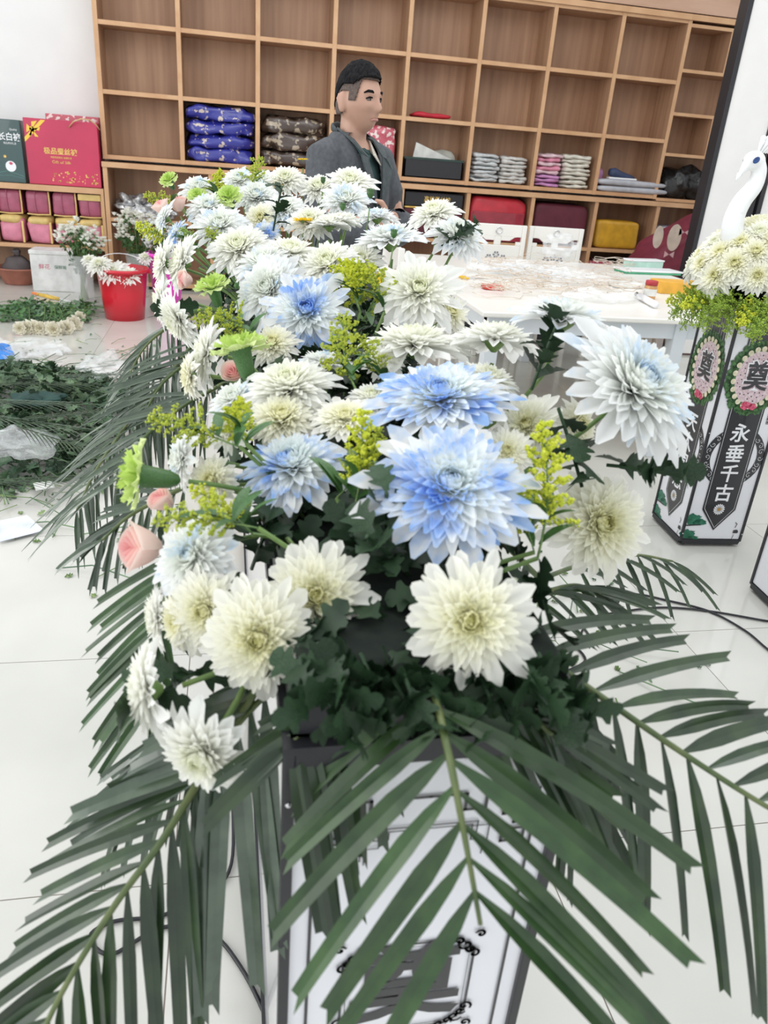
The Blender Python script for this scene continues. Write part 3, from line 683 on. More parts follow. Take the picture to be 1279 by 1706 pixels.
def filler():
    rnd = random.Random(3); mb = MB(); base = [mum_leaf(1, b, i) for i, b in enumerate((-.5, -.9, .2))]
    for k in range(1500):
        y = .55+2.1*rnd.random(); th = rnd.uniform(0, math.pi); hw = .14+.09*min(1, (y-.5)/1.2); hh = .01+.10*min(1, (y-.5)/.7)
        rr = rnd.uniform(.55, 1.0); p = Vector((FOAM_X+math.cos(th)*hw*rr, y, .99+math.sin(th)*hh*rr)); n = Vector((math.cos(th), rnd.uniform(-.5, .5), math.sin(th)+.2)).normalized()
        B = basis_from((n+Vector((rnd.uniform(-.6, .6), rnd.uniform(-.6, .6), rnd.uniform(-.6, .6)))).normalized(), rnd.uniform(0, 6.28)); s = rnd.uniform(.03, .05)
        vs, fs = base[k % 3]; mb.add([p+(B@Vector(v))*s for v in vs], fs)
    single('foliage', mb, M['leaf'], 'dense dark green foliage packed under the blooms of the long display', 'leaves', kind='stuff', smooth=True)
filler()

# ================================================================== LIGHT-BOX STANDS
def art(t, o, ex, ez, items, base=0.0006):
    """flat print on a face: o = lower corner in the world, ex along the face, ez up; items = (name, material, kind, data, layer)"""
    en = ex.cross(ez); org = ORG[t.name]
    for (nm, m, kd, d, ly) in items:
        lift = base+ly*0.0005
        if kd == 'poly':
            mb = MB(); 
            for poly in d: mb.add([o+ex*a+ez*b+en*lift for a, b in poly], [tuple(range(len(poly)))])
            part(nm, mb, m, t)
        elif kd == 'text':
            body, cx, cz, size, off, asp = d; me = text_mesh(nm, body, size, m, off)
            mw = frame_mat(o+ex*cx+ez*cz+en*lift, ex*asp, ez, en); put(me, nm, t, mw)
        elif kd == 'mesh':
            me, cx, cz, s = d; mw = frame_mat(o+ex*cx+ez*cz+en*lift, ex*s, ez*s, en*s); put(me, nm, t, mw)
def strip(a, b, w):
    a = Vector(a); b = Vector(b); d = (b-a).normalized(); n = Vector((-d.y, d.x))*w/2
    return [(a+n).to_tuple(), (a-n).to_tuple(), (b-n).to_tuple(), (b+n).to_tuple()]
def polyline(pts, w, close=False):
    out = []; n = len(pts)
    for i in range(n if close else n-1):
        a = Vector(pts[i]); b = Vector(pts[(i+1) % n]); d = (b-a).normalized()*w/2; out.append(strip(a-d, b+d, w))
    return out
def arc(cx, cz, r, a0, a1, n=14, rz=None):
    rz = rz or r
    return [(cx+r*math.cos(R(a0+(a1-a0)*i/n)), cz+rz*math.sin(R(a0+(a1-a0)*i/n))) for i in range(n+1)]
def ringpoly(cx, cz, r1, r2, a0=0, a1=360, n=36):
    o = arc(cx, cz, r2, a0, a1, n); i_ = arc(cx, cz, r1, a0, a1, n); return [[o[k], o[k+1], i_[k+1], i_[k]] for k in range(n)]
def scroll(cx, cz, s, a0=0, hand=1, w=.0012):
    pts = []
    for k in range(14):
        th = R(a0)+hand*k*.48; r = s*(1-k/15); pts.append((cx+r*math.cos(th), cz+r*math.sin(th)))
    return polyline(pts, w)
def daisy_flat(cx, cz, r, n=16):
    out = []
    for k in range(n):
        a = 2*math.pi*k/n; da = math.pi/n*.8
        out.append([(cx+r*.2*math.cos(a), cz+r*.2*math.sin(a)), (cx+r*.8*math.cos(a-da), cz+r*.8*math.sin(a-da)), (cx+r*math.cos(a), cz+r*math.sin(a)), (cx+r*.8*math.cos(a+da), cz+r*.8*math.sin(a+da))])
    return out
M['pine'] = noisemat('pine_print', (0.01, 0.10, 0.05), (0.03, 0.20, 0.12), scale=60, rough=.3)
M['wreath_green'] = noisemat('wreath_green_print', (0.02, 0.07, 0.02), (0.08, 0.20, 0.06), scale=90, rough=.4)
M['wreath_cream'] = noisemat('wreath_cream_print', (0.62, 0.56, 0.38), (0.82, 0.76, 0.58), scale=70, rough=.4)
M['wreath_pink'] = noisemat('wreath_pink_print', (0.55, 0.38, 0.42), (0.75, 0.62, 0.64), scale=120, rough=.4)
M['wreath_red'] = noisemat('wreath_red_print', (0.45, 0.02, 0.07), (0.75, 0.15, 0.25), scale=120, rough=.4)
M['daisy_heart'] = mat('daisy_heart_print', (0.45, 0.25, 0.04), .4)
def blob(cx, cz, rx, rz, seed, n=26, amp=.25):
    rnd = random.Random(seed); return [[(cx+rx*(1+rnd.uniform(-amp, amp))*math.cos(2*math.pi*k/n), cz+rz*(1+rnd.uniform(-amp, amp))*math.sin(2*math.pi*k/n)) for k in range(n)]]
def pillar_face(t, o, ex, ez, W, H, chars, mirror=False):
    c = W/2; hw = W*.265; it = []; fx = (lambda v: W-v) if mirror else (lambda v: v)
    it.append(('ribbon_print', M['ink'], 'poly', [[(c-hw, H), (c-hw, .17), (c, .075), (c+hw, .17), (c+hw, H)]], 2))
    it.append(('ring_print', M['ink'], 'poly', ringpoly(c, .40, .098, .128), 0)); it.append(('inner_ring_print', M['ink'], 'poly', ringpoly(c, .40, .045, .06), 0))
    sc = []
    for k in range(26): a = 2*math.pi*k/26; sc += scroll(c+.113*math.cos(a), .40+.113*math.sin(a), .012, k*50, 1 if k % 2 else -1, .0017)
    it.append(('scroll_print', M['whiteprint'], 'poly', sc, 1))
    ln = [(c-hw+.008, H-.02), (c-hw+.008, .175), (c, .088), (c+hw-.008, .175), (c+hw-.008, H-.02)]
    it.append(('ribbon_line_print', M['whiteprint'], 'poly', polyline(ln, .0014), 3))
    for k, ch in enumerate(chars): it.append(('character_print', M['whiteprint'], 'text', (ch, c, .240+.086*(len(chars)-1-k), .080, .0016, 1.0), 3))
    it.append(('daisy_print', M['whiteprint'], 'poly', daisy_flat(c, .172, .026), 3)); it.append(('daisy_heart_print', M['daisy_heart'], 'poly', [arc(c, .172, .007, 0, 340, 12)], 4))
    cz = .725; R1 = W*.385
    gl = []
    for k in range(34): a = 2*math.pi*k/34; gl += blob(c+R1*1.04*math.cos(a), cz+R1*1.24*math.sin(a), .017, .017, k, 10, .5)
    it.append(('wreath_leaves_print', M['wreath_green'], 'poly', gl+[arc(c, cz, R1*1.0, 0, 350, 30, R1*1.2)], 4))
    it.append(('wreath_centre_print', M['wreath_pink'], 'poly', [arc(c, cz, R1*.80, 0, 350, 30, R1*.98)], 5))
    dots = []
    for k in range(60): a = k*2.4; q = (k/60)**.5; dots.append(arc(c+R1*.7*q*math.cos(a), cz+R1*.88*q*math.sin(a), .0028, 0, 300, 6))
    it.append(('wreath_dots_print', M['ink'], 'poly', dots, 6))
    mums_ = []
    for k in range(22): a = 2*math.pi*k/22+.14; mums_.append(arc(c+R1*.86*math.cos(a), cz+R1*1.06*math.sin(a), .0108, 0, 330, 12))
    it.append(('wreath_blooms_print', M['wreath_cream'], 'poly', mums_, 7))
    it.append(('wreath_carnations_print', M['wreath_red'], 'poly', blob(c-.012, cz-R1*1.02, .022, .016, 5)+blob(c+.016, cz-R1*1.06, .016, .012, 6), 8))
    it.append(('character_outline_print', M['whiteprint'], 'text', ('奠', c, cz, .118, .0075, .86), 9)); it.append(('character_print', M['ink'], 'text', ('奠', c, cz, .118, .0022, .86), 10))
    sx = fx(W*.86); it.append(('small_lettering_print', M['ink'], 'text', ('音\n容\n宛\n在', sx, cz-.155, .014, .0004, 1.0), 3))
    wz = H-.10
    for k in range(2): it.append(('window_line_print', M['whiteprint'], 'poly', polyline([(c-.03-.016*k, wz-.035-.01*k), (c+.03+.016*k, wz-.035-.01*k), (c+.03+.016*k, wz+.035+.01*k), (c-.03-.016*k, wz+.035+.01*k)], .0015, True), 3))
    it.append(('pine_print', M['pine'], 'poly', blob(.035, .125, .038, .022, 2)+blob(.07, .11, .03, .014, 3)+blob(.03, .055, .035, .02, 4)+blob(.055, .035, .03, .012, 8), 1))
    it.append(('pine_branch_print', M['ink'], 'poly', [strip((.0, .095), (.075, .10), .006), strip((.0, .035), (.06, .03), .007)], 2))
    cr_ = [(W-.045, .03), (W-.04, .055), (W-.034, .07), (W-.042, .09), (W-.038, .105), (W-.046, .112)]
    it.append(('crane_print', M['ink'], 'poly', polyline(cr_[:2], .0024)+polyline(cr_[3:], .003)+blob(W-.036, .070, .013, .010, 9, 10, .3), 1))
    art(t, o, ex, ez, it)
def box_stand(name, label, cx, cy, W, H, rot, faces, group=None, Dp=None):
    t = thing(name, label, 'stand', (cx, cy, 0), group); Dp = Dp or W
    Rm = Matrix.Rotation(rot, 3, 'Z'); hx, hy = W/2, Dp/2; org = Vector((cx, cy, 0))
    ax, ay, az = Rm@Vector((1, 0, 0)), Rm@Vector((0, 1, 0)), Vector((0, 0, 1)); e = .011
    part('panel', MB().obox(org+az*(H/2+.015), ax*(hx-.006), ay*(hy-.006), az*(H/2-.02)), M['panel'], t)
    for i in (-1, 1):
        for j in (-1, 1):
            part('corner_post', MB().obox(org+ax*i*(hx-e/2)+ay*j*(hy-e/2)+az*(H/2+.012), ax*e/2*1.0, ay*e/2, az*(H/2-.012)), M['black'], t, bevel=.0015)
            part('foot', MB().lathe([(.0, 0), (.011, 0), (.011, .014)], 10, org+ax*i*(hx-.03)+ay*j*(hy-.03)), M['black'], t)
            for k in (.06, .5, .94): part('screw', MB().ell(org+ax*i*(hx-e*.5)+ay*j*(hy+.0006)+az*H*k, .0028, .0016, .0028, 8, 4), M['chrome'], t)
    for z in (.022, H-.008):
        for j in (-1, 1):
            part('rail', MB().obox(org+ay*j*(hy-e/2)+az*z, ax*(hx-e), ay*e/2, az*.010), M['black'], t)
            part('rail', MB().obox(org+ax*j*(hx-e/2)+az*z, ax*e/2, ay*(hy-e), az*.010), M['black'], t)
    part('top_plate', MB().obox(org+az*(H+.003), ax*hx, ay*hy, az*.004), M['black'], t)
    for fc in faces: fc(t, org, ax, ay, az, hx, hy, H)
    return t
PR = R(-4)
box_stand('light_box_stand', 'black-framed white pillar stand lettered 永垂千古 under the white bird and flowers', 1.975, 2.695, .275, 1.0, PR,
  [lambda t, o, ax, ay, az, hx, hy, H: pillar_face(t, o-ax*hx-ay*(hy-.005)+az*.0, ax, az, hx*2, H, '永垂千古'),
   lambda t, o, ax, ay, az, hx, hy, H: pillar_face(t, o-ax*(hx-.005)+ay*hy, -ay, az, hy*2, H, '天人同悲', True)])
box_stand('light_box_stand', 'corner of another black-framed light box at the edge of the picture beside the cable', 1.77+.27, 1.93+.15, .26, .55, R(-4), [lambda t, o, ax, ay, az, hx, hy, H: art(t, o-ax*hx-ay*(hy-.005), ax, az, [('pine_print', M['pine'], 'poly', blob(.035, .085, .03, .022, 2), 1)]),
  lambda t, o, ax, ay, az, hx, hy, H: art(t, o-ax*(hx-.005)+ay*hy, -ay, az, [('pine_print', M['pine'], 'poly', blob(.22, .085, .03, .022, 2)+blob(.2, .05, .03, .015, 7), 1)])])

# front display stand
def front_face(t, o, ax, ay, az, hx, hy, H):
    O = o-ax*hx-ay*(hy-.005); W = hx*2; it = []; ink = M['ink']
    x0, x1 = .030, W-.030
    it.append(('border_print', ink, 'poly', polyline([(x0, .12), (x0, H-.115)], .0032)+polyline([(x1, .12), (x1, H-.115)], .0032)+polyline([(x0, .12), (x1, .12)], .0032), 1))
    def lattice(sx):
        f = lambda pts: [((W/2+(p[0]-W/2)*sx), p[1]) for p in pts]; z = H-.065; L = []
        for q in ([(W/2+.0, z), (W/2+.035, z), (W/2+.035, z-.02), (W/2+.055, z-.02), (W/2+.055, z), (x1-.02, z), (x1-.02, z-.016), (x1, z-.016), (x1, z), (x1-.032, z), (x1-.032, z-.03), (x1-.008, z-.03), (x1-.008, z-.05), (x1-.03, z-.05), (x1-.03, z-.066), (x1-.008, z-.066), (x1-.008, z-.05)],
                  [(x1-.02, z-.008), (x1-.02, z-.042), (x1+.002, z-.042)]): L += polyline(f(q), .0034)
        for q in ([(W/2, z-.036), (W/2+.05, z-.036), (W/2+.05, z-.05), (W/2+.036, z-.05), (W/2+.036, z-.042), (W/2+.062, z-.042), (W/2+.062, z-.075)], [(W/2, z-.04), (W/2+.045, z-.04), (W/2+.045, z-.06), (W/2+.058, z-.06), (W/2+.058, z-.08)]): L += polyline(f(q), .0014)
        return L
    it.append(('lattice_print', ink, 'poly', lattice(1)+lattice(-1), 1))
    c = W/2; zc = .597; s = .070; k = .018
    octo = [(c-s+k, zc-s), (c+s-k, zc-s), (c+s, zc-s+k), (c+s, zc+s-k), (c+s-k, zc+s), (c-s+k, zc+s), (c-s, zc+s-k), (c-s, zc-s+k)]
    it.append(('frame_print', ink, 'poly', polyline(octo, .0028, True)+polyline([(c+(a-c)*.93, zc+(b-zc)*.93) for a, b in octo], .0008, True), 1))
    sc = []
    for i in (-1, 1):
        for j in (-1, 1):
            sc = []
            for (u, v_, r_, h) in ((.060, .060, .009, 1), (.070, .044, .008, -1), (.044, .070, .008, 1), (.074, .074, .006, -1), (.066, .052, .006, 1), (.052, .066, .006, -1)): sc += scroll(c+i*u, zc+j*v_, r_, 60*i+90*j, h*i*j, .0030)
            it.append(('corner_scroll_print', ink, 'poly', sc, 2))
    it.append(('character_print', ink, 'text', ('奠', c, zc, .128, .0026, .98), 2))
    art(t, O, ax, az, it)
def display():
    L = 2.16; t = box_stand('flower_display_stand', 'long black-framed white light box lettered 奠 carrying the flower bed, nearest to the viewer', .175, .5+L/2, .272, .935, 0, [front_face], Dp=L)
    tr = thing('flower_tray', 'long black tray on the display stand holding the flower foam', 'tray', (.175, .5+L/2, .943))
    z0, z1 = .943, .975; mb = MB(); x0, x1, y0, y1 = .046, .304, .512, .5+L-.01
    mb.box(x0, x1, y0, y1, z0, z0+.004)
    for q in ((x0, x0+.005, y0, y1), (x1-.005, x1, y0, y1), (x0, x1, y0, y0+.005), (x0, x1, y1-.005, y1)): mb.box(*q, z0, z1)
    part('tray_body', mb, M['black'], tr)
    n = 9
    for i in range(n):
        a = y0+.008+i*(y1-y0-.016)/n
        single('floral_foam', MB().box(x0+.008, x1-.008, a+.002, a+(y1-y0-.016)/n-.002, z0+.005, z0+.052), noise_foam, 'dark green foam block in the black tray, '+('first', 'second', 'third', 'fourth', 'fifth', 'sixth', 'seventh', 'eighth', 'ninth')[i]+' from the lettered front', 'foam', 'floral foam blocks', bevel=.003)
noise_foam = noisemat('floral_foam', (.005, .010, .007), (.010, .018, .011), scale=80, rough=.95)
display()

# ================================================================== PALM FRONDS
def catmull(P, k):
    P = [P[0]*2-P[1]]+P+[P[-1]*2-P[-2]]; out = []
    for i in range(1, len(P)-2):
        for j in range(k):
            t = j/k; a, b, c, d = P[i-1:i+3]; out.append(.5*((2*b)+(c-a)*t+(2*a-5*b+4*c-d)*t*t+(3*b-a-3*c+d)*t**3))
    return out+[P[-2]]
def leaflet(o, d, L, W, droop, nrm, seg=7, cut=True):
    mb = MB(); d = d.normalized(); p = o.copy(); vs = []; fs = []
    for i in range(seg+1):
        t = i/seg; w = W*(math.sin(min(1, t*2.6+.10)*math.pi/2)) * (1-.35*t if cut else 1-.93*t**1.6)
        s = nrm.cross(d).normalized(); n = d.cross(s)
        vs += [p+s*w/2+n*w*.16, p, p-s*w/2+n*w*.16] if not (cut and i == seg) else [p+s*w/2+n*w*.16+d*.006, p-d*.004, p-s*w/2+n*w*.16-d*.004]
        d = (d+Vector((0, 0, -droop/seg))).normalized(); p = p+d*L/seg
    for i in range(seg):
        for k in (0, 1): a = i*3+k; fs.append((a, a+1, a+4, a+3))
    return mb.add(vs, fs)
def frond(label, pts, n, A0, A1, LA, B0, B1, LB, W=.022, droop=.5, m='palm', grp='palm fronds under the flower bed', start=.08, r=.0042, end=1.0, cut=True, jit=.12, rmat='rachis'):
    P = [PD(*q) for q in pts]; C = catmull(P, 8); k = len(C)
    t = thing('palm_frond', label, 'palm leaf', P[0], grp)
    part('rachis', MB().tube(C, [r*(1-.55*i/k) for i in range(k)], 6), M[rmat], t, smooth=True)
    ft = foam_target(P[0]); part('petiole', MB().tube([ft, ft.lerp(P[0], .5)+Vector((0, 0, .012)), P[0], C[1]], r*1.02, 6), M[rmat], t, smooth=True)
    rnd = random.Random(label)
    for sd, (d0, d1, LL) in enumerate(((A0, A1, LA), (B0, B1, LB))):
        if d0 is None: continue
        nn = n if not isinstance(n, tuple) else n[sd]
        for i in range(nn):
            u = start+(end-start)*(i+.35*sd)/max(1, nn-1+.35*sd) if nn > 1 else .5
            if u > 1: u = 1
            x = u*(k-1); j = min(int(x), k-2); p = C[j].lerp(C[j+1], x-j)
            v = Vector(d0).lerp(Vector(d1), u); v += Vector((rnd.gauss(0, jit), rnd.gauss(0, jit), rnd.gauss(0, jit)))
            L = (LL[0]+(LL[1]-LL[0])*u)*rnd.uniform(.85, 1.12)
            d = IV(*v); nrm = (-FW+Vector((0, 0, .6))+Vector((rnd.gauss(0, .35), rnd.gauss(0, .35), 0))).normalized()
            if abs(nrm.dot(d)) > .9: nrm = RT
            part('leaflet', leaflet(p, d, L, W*rnd.uniform(.85, 1.12), droop*rnd.uniform(.6, 1.3), nrm, cut=cut), M[m], t, smooth=False)
    return t
frond('bright green palm frond hanging over the front of the 奠 light box, nearest to the viewer', [(690, 1090, .74), (722, 1160, .66), (748, 1260, .615), (775, 1400, .62), (800, 1540, .65)], (9, 9),
      (-.75, .35, .1), (-.62, .95, .1), (.15, .20), (.9, .35, .1), (.8, .75, .1), (.22, .21), W=.0185, droop=.25, m='palm_bright', jit=.05, end=.90)
frond('palm frond reaching out over the pale floor on the side of the pillar', [(850, 1055, .82), (1000, 1160, .80), (1130, 1250, .80), (1279, 1345, .82), (1390, 1400, .84)], (15, 13),
      (1, -.25, -.3), (1, -.30, -.3), (.17, .15), (.12, 1, 0), (.25, 1, .05), (.20, .23), W=.0160, droop=.35, m='palm', jit=.05, start=.02)
frond('palm frond spreading over the floor at the corner away from the pillar', [(332, 1300, .84), (270, 1400, .83), (190, 1510, .83), (105, 1650, .82), (40, 1790, .82)], (13, 13),
      (-1, .28, 0), (-1, .75, 0), (.17, .10), (.08, 1, .1), (.0, 1, .1), (.26, .14), W=.0165, droop=.25, m='palm', jit=.04, start=.0)
frond('palm frond with broad leaflets hanging straight down beside the light box', [(500, 1110, .78), (430, 1170, .79), (370, 1240, .81), (330, 1300, .84)], (7, 9),
      (-1, .35, 0), (-1, .30, 0), (.12, .16), (.12, 1, .1), (.0, 1, .1), (.22, .26), W=.021, droop=.2, m='palm_grey', jit=.06, start=.0)
frond('dark palm frond fanned out below the large pink rose', [(300, 925, .97), (275, 1000, .95), (258, 1080, .95), (245, 1180, .95)], (13, 6),
      (-.80, .42, 0), (-.62, .85, 0), (.13, .11), (.2, 1, 0), (.3, 1, 0), (.08, .08), W=.014, droop=.15, m='palm_bright', jit=.04, start=.0)
frond('grey-green frond curling behind the lowest bloom', [(420, 1150, .86), (350, 1190, .92), (280, 1240, .98), (225, 1300, 1.04)], (12, 10),
      (-1, .25, 0), (-1, .75, 0), (.14, .12), (-.2, 1, 0), (-.35, 1, 0), (.14, .16), W=.012, droop=.4, m='palm_grey', jit=.10, start=.15)
frond('long shiny frond arching over the heap of cuttings', [(345, 540, 1.75), (285, 620, 1.66), (225, 690, 1.58), (165, 775, 1.50), (128, 850, 1.46)], (24, 22),
      (-1, .12, 0), (-.9, .75, 0), (.19, .13), (.12, 1, 0), (.05, 1, 0), (.17, .12), W=.011, droop=.3, m='palm_grey', jit=.08, start=.1, cut=False)
frond('frond above the long shiny one, reaching towards the red bucket', [(330, 520, 1.95), (280, 545, 1.92), (240, 580, 1.9), (215, 625, 1.88)], (16, 16),
      (-.8, .2, 0), (-.7, .8, 0), (.12, .12), (.2, 1, 0), (-.1, 1, 0), (.20, .14), W=.012, droop=.4, m='palm_grey', jit=.12, start=.0, cut=False)
frond('frond along the flank below the goldenrod tuft and side-on cream bloom', [(370, 640, 1.42), (300, 680, 1.38), (240, 730, 1.34), (195, 800, 1.32)], (18, 18),
      (-1, .05, 0), (-.9, .6, 0), (.16, .12), (0, 1, 0), (-.1, 1, 0), (.14, .12), W=.011, droop=.35, m='palm_grey', jit=.10, start=.1, cut=False)
frond('low frond below the near green carnation', [(330, 800, 1.15), (270, 830, 1.15), (215, 860, 1.15), (170, 900, 1.15)], (12, 12),
      (-.9, -.1, 0), (-.9, .5, 0), (.10, .08), (-.1, 1, 0), (-.3, 1, 0), (.10, .08), W=.010, droop=.4, m='palm_grey', jit=.12, start=.1)
frond('frond filling the gap behind the long green carnation', [(400, 560, 1.6), (320, 600, 1.58), (270, 640, 1.56), (240, 690, 1.54)], (18, 16),
      (-1, .0, 0), (-.9, .5, 0), (.18, .14), (.1, 1, 0), (0, 1, 0), (.16, .12), W=.011, droop=.35, m='palm_grey', jit=.1, start=.1, cut=False)
frond('dark frond hanging along the edge of the light box under the hanging bloom', [(850, 1075, .86), (905, 1120, .84), (935, 1190, .84), (950, 1260, .86)], (8, 9),
      (.7, .75, 0), (.6, .9, 0), (.12, .14), (.15, 1, 0), (0, 1, 0), (.16, .14), W=.015, droop=.2, m='palm', jit=.08, start=.1)
frond('dark frond crossing over the top corner of the light box', [(730, 1105, .74), (800, 1140, .71), (870, 1180, .70), (920, 1225, .70)], (8, 8),
      (1, .25, 0), (.9, .6, 0), (.10, .12), (.5, 1, 0), (.55, 1, 0), (.12, .16), W=.015, droop=.2, m='palm', jit=.07, start=.05)
frond('dark frond hanging over the light box corner below the twin cream blooms', [(640, 1110, .74), (590, 1145, .71), (530, 1185, .69), (485, 1240, .69)], (8, 9),
      (-.9, .35, 0), (-.8, .7, 0), (.10, .10), (.12, 1, 0), (.2, 1, 0), (.14, .18), W=.018, droop=.15, m='palm', jit=.08, start=.05)
frond('thin sparse frond with curled leaflets trailing towards the foot of the pillar', [(900, 965, 1.15), (985, 935, 1.25), (1060, 925, 1.4), (1120, 935, 1.5)], (6, 8),
      (1, .1, 0), (1, .35, 0), (.10, .12), (.5, .85, 0), (.6, .75, 0), (.09, .12), W=.009, droop=.5, m='palm', jit=.15, start=.2)
frond('short dark frond jutting out below the cream bloom near the cable plug', [(860, 1000, 1.0), (910, 985, 1.02), (960, 975, 1.05), (1000, 990, 1.08)], (5, 6),
      (1, -.1, 0), (1, .1, 0), (.14, .10), (.9, .45, 0), (.8, .8, 0), (.12, .10), W=.011, droop=.35, m='palm', jit=.12, start=.1)

# ================================================================== PERSON
M['skin'] = noisemat('skin', (0.44, 0.25, 0.18), (0.51, 0.30, 0.22), scale=9, rough=.5)
M['hair'] = noisemat('hair', (0.004, 0.004, 0.005), (0.014, 0.013, 0.014), scale=120, rough=.85, stretch=(1, 1, .3), bump=.5, spec=.15)
M['stubble'] = noisemat('shaved_hair', (0.07, 0.052, 0.045), (0.13, 0.09, 0.075), scale=150, rough=.8)
M['jacket'] = noisemat('jacket_cloth', (0.058, 0.064, 0.073), (0.085, 0.090, 0.100), scale=60, rough=.8, bump=.15, bscale=8)
M['lapel'] = noisemat('lapel_cloth', (0.050, 0.062, 0.066), (0.070, 0.084, 0.088), scale=60, rough=.8)
M['shirt'] = noisemat('shirt_cloth', (0.015, 0.045, 0.045), (0.03, 0.065, 0.06), scale=40, rough=.8)
M['collar'] = noisemat('collar_cloth', (0.45, 0.40, 0.33), (0.70, 0.66, 0.58), scale=200, rough=.8)
M['trousers'] = noisemat('trouser_cloth', (0.035, 0.025, 0.025), (0.055, 0.04, 0.038), scale=40, rough=.85)
M['lip'] = mat('lip', (0.42, 0.20, 0.17), .5); M['eye_dark'] = mat('eye_dark', (0.02, 0.013, 0.01), .15); M['eye_white'] = mat('eye_white', (.16, .13, .115), .6)
def remesh(mb, voxel, name, mats, par, smooth_it=6, label=None, filt=None, factor=.5):
    me = mb.mesh(name+'_src', mats, None); o = bpy.data.objects.new('src', me); COL.objects.link(o)
    r_ = o.modifiers.new('r', 'REMESH'); r_.mode = 'VOXEL'; r_.voxel_size = voxel; r_.use_smooth_shade = True
    s_ = o.modifiers.new('s', 'SMOOTH'); s_.iterations = smooth_it; s_.factor = factor
    bpy.context.view_layer.update(); m2 = bpy.data.meshes.new_from_object(o.evaluated_get(bpy.context.evaluated_depsgraph_get())); m2.name = name
    bpy.data.objects.remove(o); m2.materials.clear()
    for m in (mats if isinstance(mats, list) else [mats]): m2.materials.append(m)
    if filt:
        import bmesh
        bm = bmesh.new(); bm.from_mesh(m2); bmesh.ops.delete(bm, geom=[f for f in bm.faces if filt(f.calc_center_median())], context='FACES'); bm.to_mesh(m2); bm.free()
    m2.polygons.foreach_set('use_smooth', [True]*len(m2.polygons))
    return link(name, m2, par, label=label)
def etube(mb, pts, secs, n=16):
    """loft of ellipses: secs = (rx, ry) with rx along X"""
    vs = []; fs = []; k = len(pts)
    for i, (p, (rx, ry)) in enumerate(zip(pts, secs)):
        for j in range(n): a = 2*math.pi*j/n; vs.append((p[0]+rx*math.cos(a), p[1]+ry*math.sin(a), p[2]))
    for i in range(k-1):
        for j in range(n): a = i*n+j; b = i*n+(j+1) % n; fs.append((a, b, b+n, a+n))
    fs.append(tuple(range(n-1, -1, -1))); fs.append(tuple((k-1)*n+j for j in range(n))); mb.add(vs, fs)
def hand(mb, w, d, up, sgn, sc=1.0):
    """relaxed hand at wrist w pointing along d"""
    d = d.normalized(); s = up.cross(d).normalized(); u = d.cross(s)
    mb.ell(w+d*.045*sc, .046*sc, .040*sc, .016*sc, 12, 8, rot=Matrix((d, s, u)).transposed())
    for k, (o, L) in enumerate(((-.030, .060), (-.010, .072), (.010, .068), (.028, .052))):
        b = w+d*.075*sc+s*o*sc; mb.tube([b, b+d*L*.45*sc-u*.006*sc, b+d*L*.8*sc-u*.020*sc, b+d*L*.95*sc-u*.032*sc], [.0095*sc, .009*sc, .0082*sc, .0065*sc], 8)
    b = w+d*.025*sc-s*.030*sgn*sc; mb.tube([b, b+(d*.6-s*sgn).normalized()*.035*sc, b+(d*1.2-s*sgn).normalized()*.062*sc-u*.008*sc], [.013*sc, .011*sc, .008*sc], 8)
